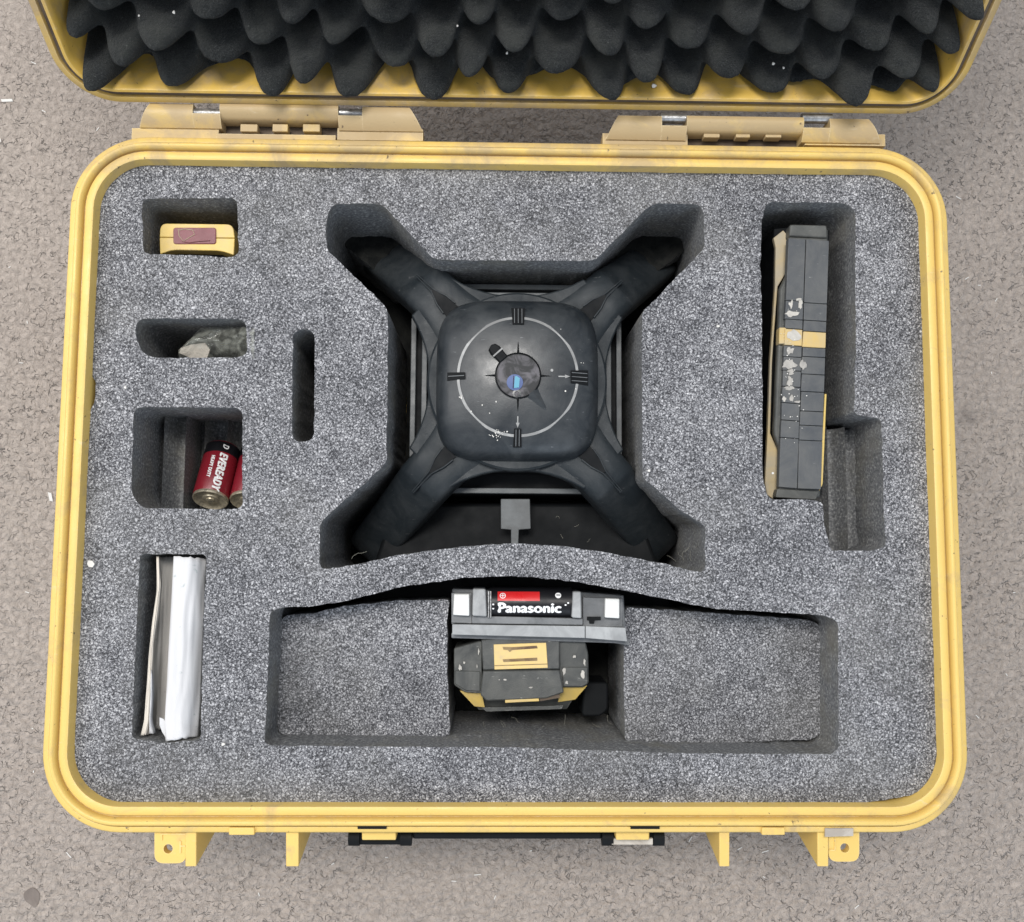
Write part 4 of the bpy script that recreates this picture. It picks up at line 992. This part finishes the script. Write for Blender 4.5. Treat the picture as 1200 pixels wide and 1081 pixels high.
V0, F0 = text_mesh('Panasonic', 0.0098, 0, 0, 0, 1.0, 0.00050, 1.02)
xm = [v[0] for v in V0]; kx = (sx(657) - sx(583)) / (max(xm) - min(xm)); x_mid = (sx(657) + sx(583)) / 2
obj('lettering', [on_cyl(x_mid + v[0] * kx, -0.0030 + v[1] * 1.0, 0.0003 + v[2]) for v in V0], F0, M['white_ink'], pb)
def ringmark(cx_, cy_, r0, r1, plus):
    V, Fc = [], []; n = 24
    for r in (r0, r1):
        for k in range(n): t = 2 * pi * k / n; V.append(on_cyl(cx_ + r * cos(t), cy_ + r * sin(t), 0.0004))
    Fc = [[k, (k + 1) % n, n + (k + 1) % n, n + k] for k in range(n)]
    def bar(hw, hh):
        k0 = len(V); V.extend([on_cyl(cx_ + a * hw, cy_ + b_ * hh, 0.0006) for a, b_ in ((-1, -1), (1, -1), (1, 1), (-1, 1))]); Fc.append([k0, k0 + 1, k0 + 2, k0 + 3])
    return V, Fc, bar
V, Fc, bar = ringmark(sx(589), 0.0058, 0.0016, 0.0021, True); bar(0.0013, 0.00022); bar(0.00022, 0.0013); obj('plus_mark', V, Fc, M['white_ink'], pb)
V, Fc, bar = ringmark(sx(653.5), 0.0062, 0.0000, 0.0021, False); obj('minus_mark', V, Fc, M['white_ink'], pb)
k0 = [on_cyl(sx(653.5) + a * 0.0014, 0.0062 + b_ * 0.0003, 0.0009) for a, b_ in ((-1, -1), (1, -1), (1, 1), (-1, 1))]; obj('minus_bar', k0, [[0, 1, 2, 3]], M['batt_black'], pb)
for a, yy in ((577, -0.0008), (577, -0.0038), (661, -0.0010), (664, 0.0004)): patch('print_tick', sx(a), sx(a + 2), yy, yy + 0.001, M['white_ink'])

cl = root('receiver_clamp', 'chunky black clamp block with yellow label, below the battery tray in the bottom well', 'clamp', P(612, 790, -0.10))
HK = -0.042
slab('left_cheek', [(532, 760), (562, 751.5), (565, 752), (565, 813), (545, 812), (532, 803)], HK - 0.003, 0.04, M['rubber_dark'], cl, 0.0015, 0.0018)
slab('right_cheek', [(654, 748.5), (686, 751), (689.5, 766), (690, 801), (684, 806), (656, 806)], HK - 0.003, 0.04, M['rubber_dark'], cl, 0.0015, 0.0018)
slab('cheek_block', [(533, 786), (563, 787), (563, 811), (546, 810), (533, 802)], HK - 0.002, 0.02, M['rubber_dark'], cl, 0.001, 0.0008)
slab('cheek_block', [(658, 782), (689, 782), (689, 802), (682, 805), (660, 805)], HK - 0.002, 0.02, M['rubber_dark'], cl, 0.001, 0.0008)
slab('centre_block', [(564, 750), (590, 747), (652, 747), (656, 752), (656, 784.6), (566, 785.6)], HK + 0.001, 0.05, M['rubber_worn'], cl, 0.0012, 0.0016)
slab('centre_block', [(566, 786.4), (656, 785.4), (661, 812), (640, 819), (570, 822), (563, 815)], HK + 0.001, 0.05, M['rubber_worn'], cl, 0.0012, 0.0016)
lb = slab('yellow_label', [(578.5, 755.5), (640, 753.5), (642, 783), (579.5, 785)], HK + 0.0016, 0.002, M['label_yellow'], cl, 0.0004, 0.0003)
slab('printed_bar', [(589, 758.5), (600, 758.7), (629, 757), (630, 760), (600, 762), (597.5, 764.5), (595, 762), (590, 761.5)], HK + 0.0020, 0.0006, M['brown_print'], lb)
slab('printed_bar', [(589, 773), (629.5, 771), (629.5, 774.5), (590, 776)], HK + 0.0020, 0.0006, M['brown_print'], lb)
slab('label_fold', [(579.5, 780), (642, 778), (642, 778.8), (579.5, 780.8)], HK + 0.0019, 0.0005, M['brown_print'], lb)
def sloped(name, top, bot, ht, hb, m):
    V = [P(a, b_, ht) for a, b_ in top] + [P(a, b_, hb) for a, b_ in bot]; n = len(top)
    V += [v - Vector((0, 0, 0.012)) for v in V]; k = 2 * n
    Fc = [[i, i + 1, n + i + 1, n + i] for i in range(n - 1)] + [[k + i, k + n + i, k + n + i + 1, k + i + 1] for i in range(n - 1)]
    Fc += [[i, k + i, k + i + 1, i + 1] for i in range(n - 1)] + [[n + i, n + i + 1, k + n + i + 1, k + n + i] for i in range(n - 1)] + [[0, n, k + n, k], [n - 1, k + n - 1, k + 2 * n - 1, 2 * n - 1]]
    return obj(name, V, Fc, m, cl)
sloped('yellow_corner', [(539, 810), (564, 811)], [(556, 828), (568, 829)], HK - 0.006, HK - 0.014, M['tool_yellow'])
sloped('yellow_corner', [(658, 805), (688, 804)], [(654, 823), (674, 820)], HK - 0.006, HK - 0.014, M['tool_yellow'])
sloped('front_bevel', [(548, 812), (612, 815), (676, 812)], [(561, 832), (612, 833), (664, 831)], HK - 0.012, HK - 0.020, M['rubber_dark'])
slab('yellow_tab', [(592, 819.5), (631, 817.5), (632, 822), (592, 824)], HK + 0.0004, 0.004, M['tool_yellow'], cl, 0.0004, 0.0005)
slab('brown_tab', [(632, 817.5), (656, 814), (656, 818), (633, 822)], HK - 0.0004, 0.004, M['gasket'], cl)
slab('under_edge', [(565, 829.5), (660, 827), (658, 831), (570, 834)], HK - 0.015, 0.004, M['rubber_worn'], cl)
for a, b_, rx, ry in ((539, 783, 2.5, 4), (544, 777, 1.5, 2), (561, 764, 1.2, 4), (559, 781, 1.0, 3), (661, 787, 2.5, 5), (673, 770, 2.5, 2), (683, 790, 2.5, 7), (685, 776, 1.5, 5), (664, 800, 2, 3)):
    blob(a, b_, rx, ry, HK - 0.0016, M['glue'], cl, 'scuff')
for a, b_, rx, ry in ((592, 797, 2.5, 1.5), (585, 797, 1, 0.8), (622, 806, 3, 1.6)): blob(a, b_, rx, ry, HK + 0.0014, M['glue'], cl, 'scuff')
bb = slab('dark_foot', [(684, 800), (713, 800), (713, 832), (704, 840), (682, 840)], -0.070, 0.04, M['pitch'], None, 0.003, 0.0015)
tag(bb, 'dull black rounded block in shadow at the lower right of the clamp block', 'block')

# ------------------------------------------------------------------ lint and crumbs
def hairs(name, spots, m, label, par=None):
    VF = [[], []]
    for (px, py, h, L_) in spots:
        a = random.uniform(0, 2 * pi); p = P(px, py, h); path = [p.copy()]
        for k in range(6):
            a += random.uniform(-0.7, 0.7); p = p + Vector((cos(a), sin(a), random.uniform(-0.2, 0.25))) * L_ / 6; path.append(p.copy())
        add(VF, *tube(path, 0.00007, 4))
    o = obj(name, VF[0], VF[1], m, par); tag(o, label, 'lint', kind='stuff')
sp = [(random.uniform(530, 720), random.uniform(838, 862), -0.075, 0.008) for _ in range(12)]
sp += [(random.uniform(785, 815), random.uniform(635, 662), -0.03, 0.008) for _ in range(6)]
sp += [(random.uniform(650, 695), random.uniform(600, 642), -0.075, 0.004) for _ in range(4)] + [(412, 655, -0.01, 0.012), (390, 640, -0.05, 0.006)]
hairs('lint', sp, M['lint'], 'fine pale lint and dog hairs caught along the pocket edges')
VF = [[], []]
for px, py, s in ((107, 661, 5), (262, 872, 2.5), (841, 383, 2.2), (760, 552, 2), (766, 100, 4.5), (912, 75, 2.5), (595, 62, 2.5), (147, 46, 2.5), (148, 455, 2), (905, 555, 1.6)):
    if py < 120: continue
    q = P(px, py, FT); r_ = s * k_px
    L = [(q.x + r_ * random.uniform(.6, 1.1) * cos(2 * pi * k / 6), q.y + r_ * random.uniform(.5, 1) * sin(2 * pi * k / 6)) for k in range(6)]
    add(VF, *prism(L, q.z, q.z + 0.0017))
o = obj('crumbs', VF[0], VF[1], M['crumb']); tag(o, 'tiny white crumbs scattered on the grey foam', 'crumbs', kind='stuff')
VF = [[], []]
def lid_chip(px, py, wd, s):   # intersect view ray with the lid-parallel plane at depth wd
    o_ = Vector((0, 0, RIM + CAMH)); d = RM @ Vector(((px - CX) / F, -(py - CY) / F, -1.0)); n_ = Vector((0, -sin(LA), cos(LA))); p0 = Vector(LP(0, 0, wd))
    q = o_ + d * ((p0 - o_).dot(n_) / d.dot(n_)); e1 = Vector((1, 0, 0)); e2 = Vector((0, cos(LA), sin(LA)))
    L = [q + e1 * s * random.uniform(.5, 1) * cos(2 * pi * k / 6) + e2 * s * random.uniform(.5, 1) * sin(2 * pi * k / 6) for k in range(6)]
    add(VF, [tuple(v) for v in L] + [tuple(v + n_ * 0.001) for v in L], [list(range(6))[::-1], list(range(6, 12))] + [[i, (i + 1) % 6, 6 + (i + 1) % 6, 6 + i] for i in range(6)])
for px, py, s in ((147, 46, 0.0013), (204, 14, 0.0011), (766, 100, 0.0022), (906, 74, 0.0012), (918, 79, 0.0010), (594, 62, 0.0012), (536, 30, 0.0007), (568, 50, 0.0006), (762, 62, 0.0006), (163, 18, 0.0006)):
    lid_chip(px, py, 0.0075 if py > 30 else 0.000, s)
o = obj('foam_crumbs', VF[0], VF[1], M['crumb']); tag(o, 'white flecks stuck on the black convoluted foam in the lid', 'crumbs', kind='stuff')
# chips of debris on the floor
fz = -RIM + 0.0
c1 = slab('floor_chip', [(1096, 262), (1102, 260), (1106, 268), (1100, 271)], fz + 0.002, 0.002, M['crumb'], None); tag(c1, 'small white square chip on the floor right of the case', 'debris')
c2 = slab('floor_chip', [(1, 116.5), (14, 116), (15, 119), (2, 119.5)], fz + 0.001, 0.001, M['crumb'], None); tag(c2, 'thin white sliver on the floor by the lid corner, upper left', 'debris')
c3 = slab('floor_chip', [(56, 577), (60, 578), (62, 588), (58, 587)], fz + 0.001, 0.001, M['crumb'], None); tag(c3, 'tiny white splinter on the floor beside the left rim', 'debris')
c4 = slab('floor_chip', [(33, 1042), (39, 1040), (47, 1047), (46, 1056), (41, 1065), (35, 1060), (29, 1056), (27, 1047)], fz + 0.0006, 0.0006, M['gasket'], None, 0.003); c4.data.materials[0] = M['stain']; tag(c4, 'dark flat stain on the floor in the lower left corner', 'stain')
sp = [(random.uniform(-200, 1400), random.uniform(-100, 1200)) for _ in range(260)]
VF = [[], []]
for px, py in sp:
    q = P(px, py, fz); a = random.uniform(0, pi); L_ = random.uniform(0.0006, 0.0030); wd = 0.00035
    L = [(q.x + cos(a) * L_ - sin(a) * wd, q.y + sin(a) * L_ + cos(a) * wd), (q.x - cos(a) * L_ - sin(a) * wd, q.y - sin(a) * L_ + cos(a) * wd), (q.x - cos(a) * L_ + sin(a) * wd, q.y - sin(a) * L_ - cos(a) * wd), (q.x + cos(a) * L_ + sin(a) * wd, q.y + sin(a) * L_ - cos(a) * wd)]
    add(VF, *prism(L, 0.0001, 0.0006))
o = obj('floor_fibres', VF[0], VF[1], M['crumb']); tag(o, 'pale loose fibres and specks scattered over the floor', 'fibres', kind='stuff')
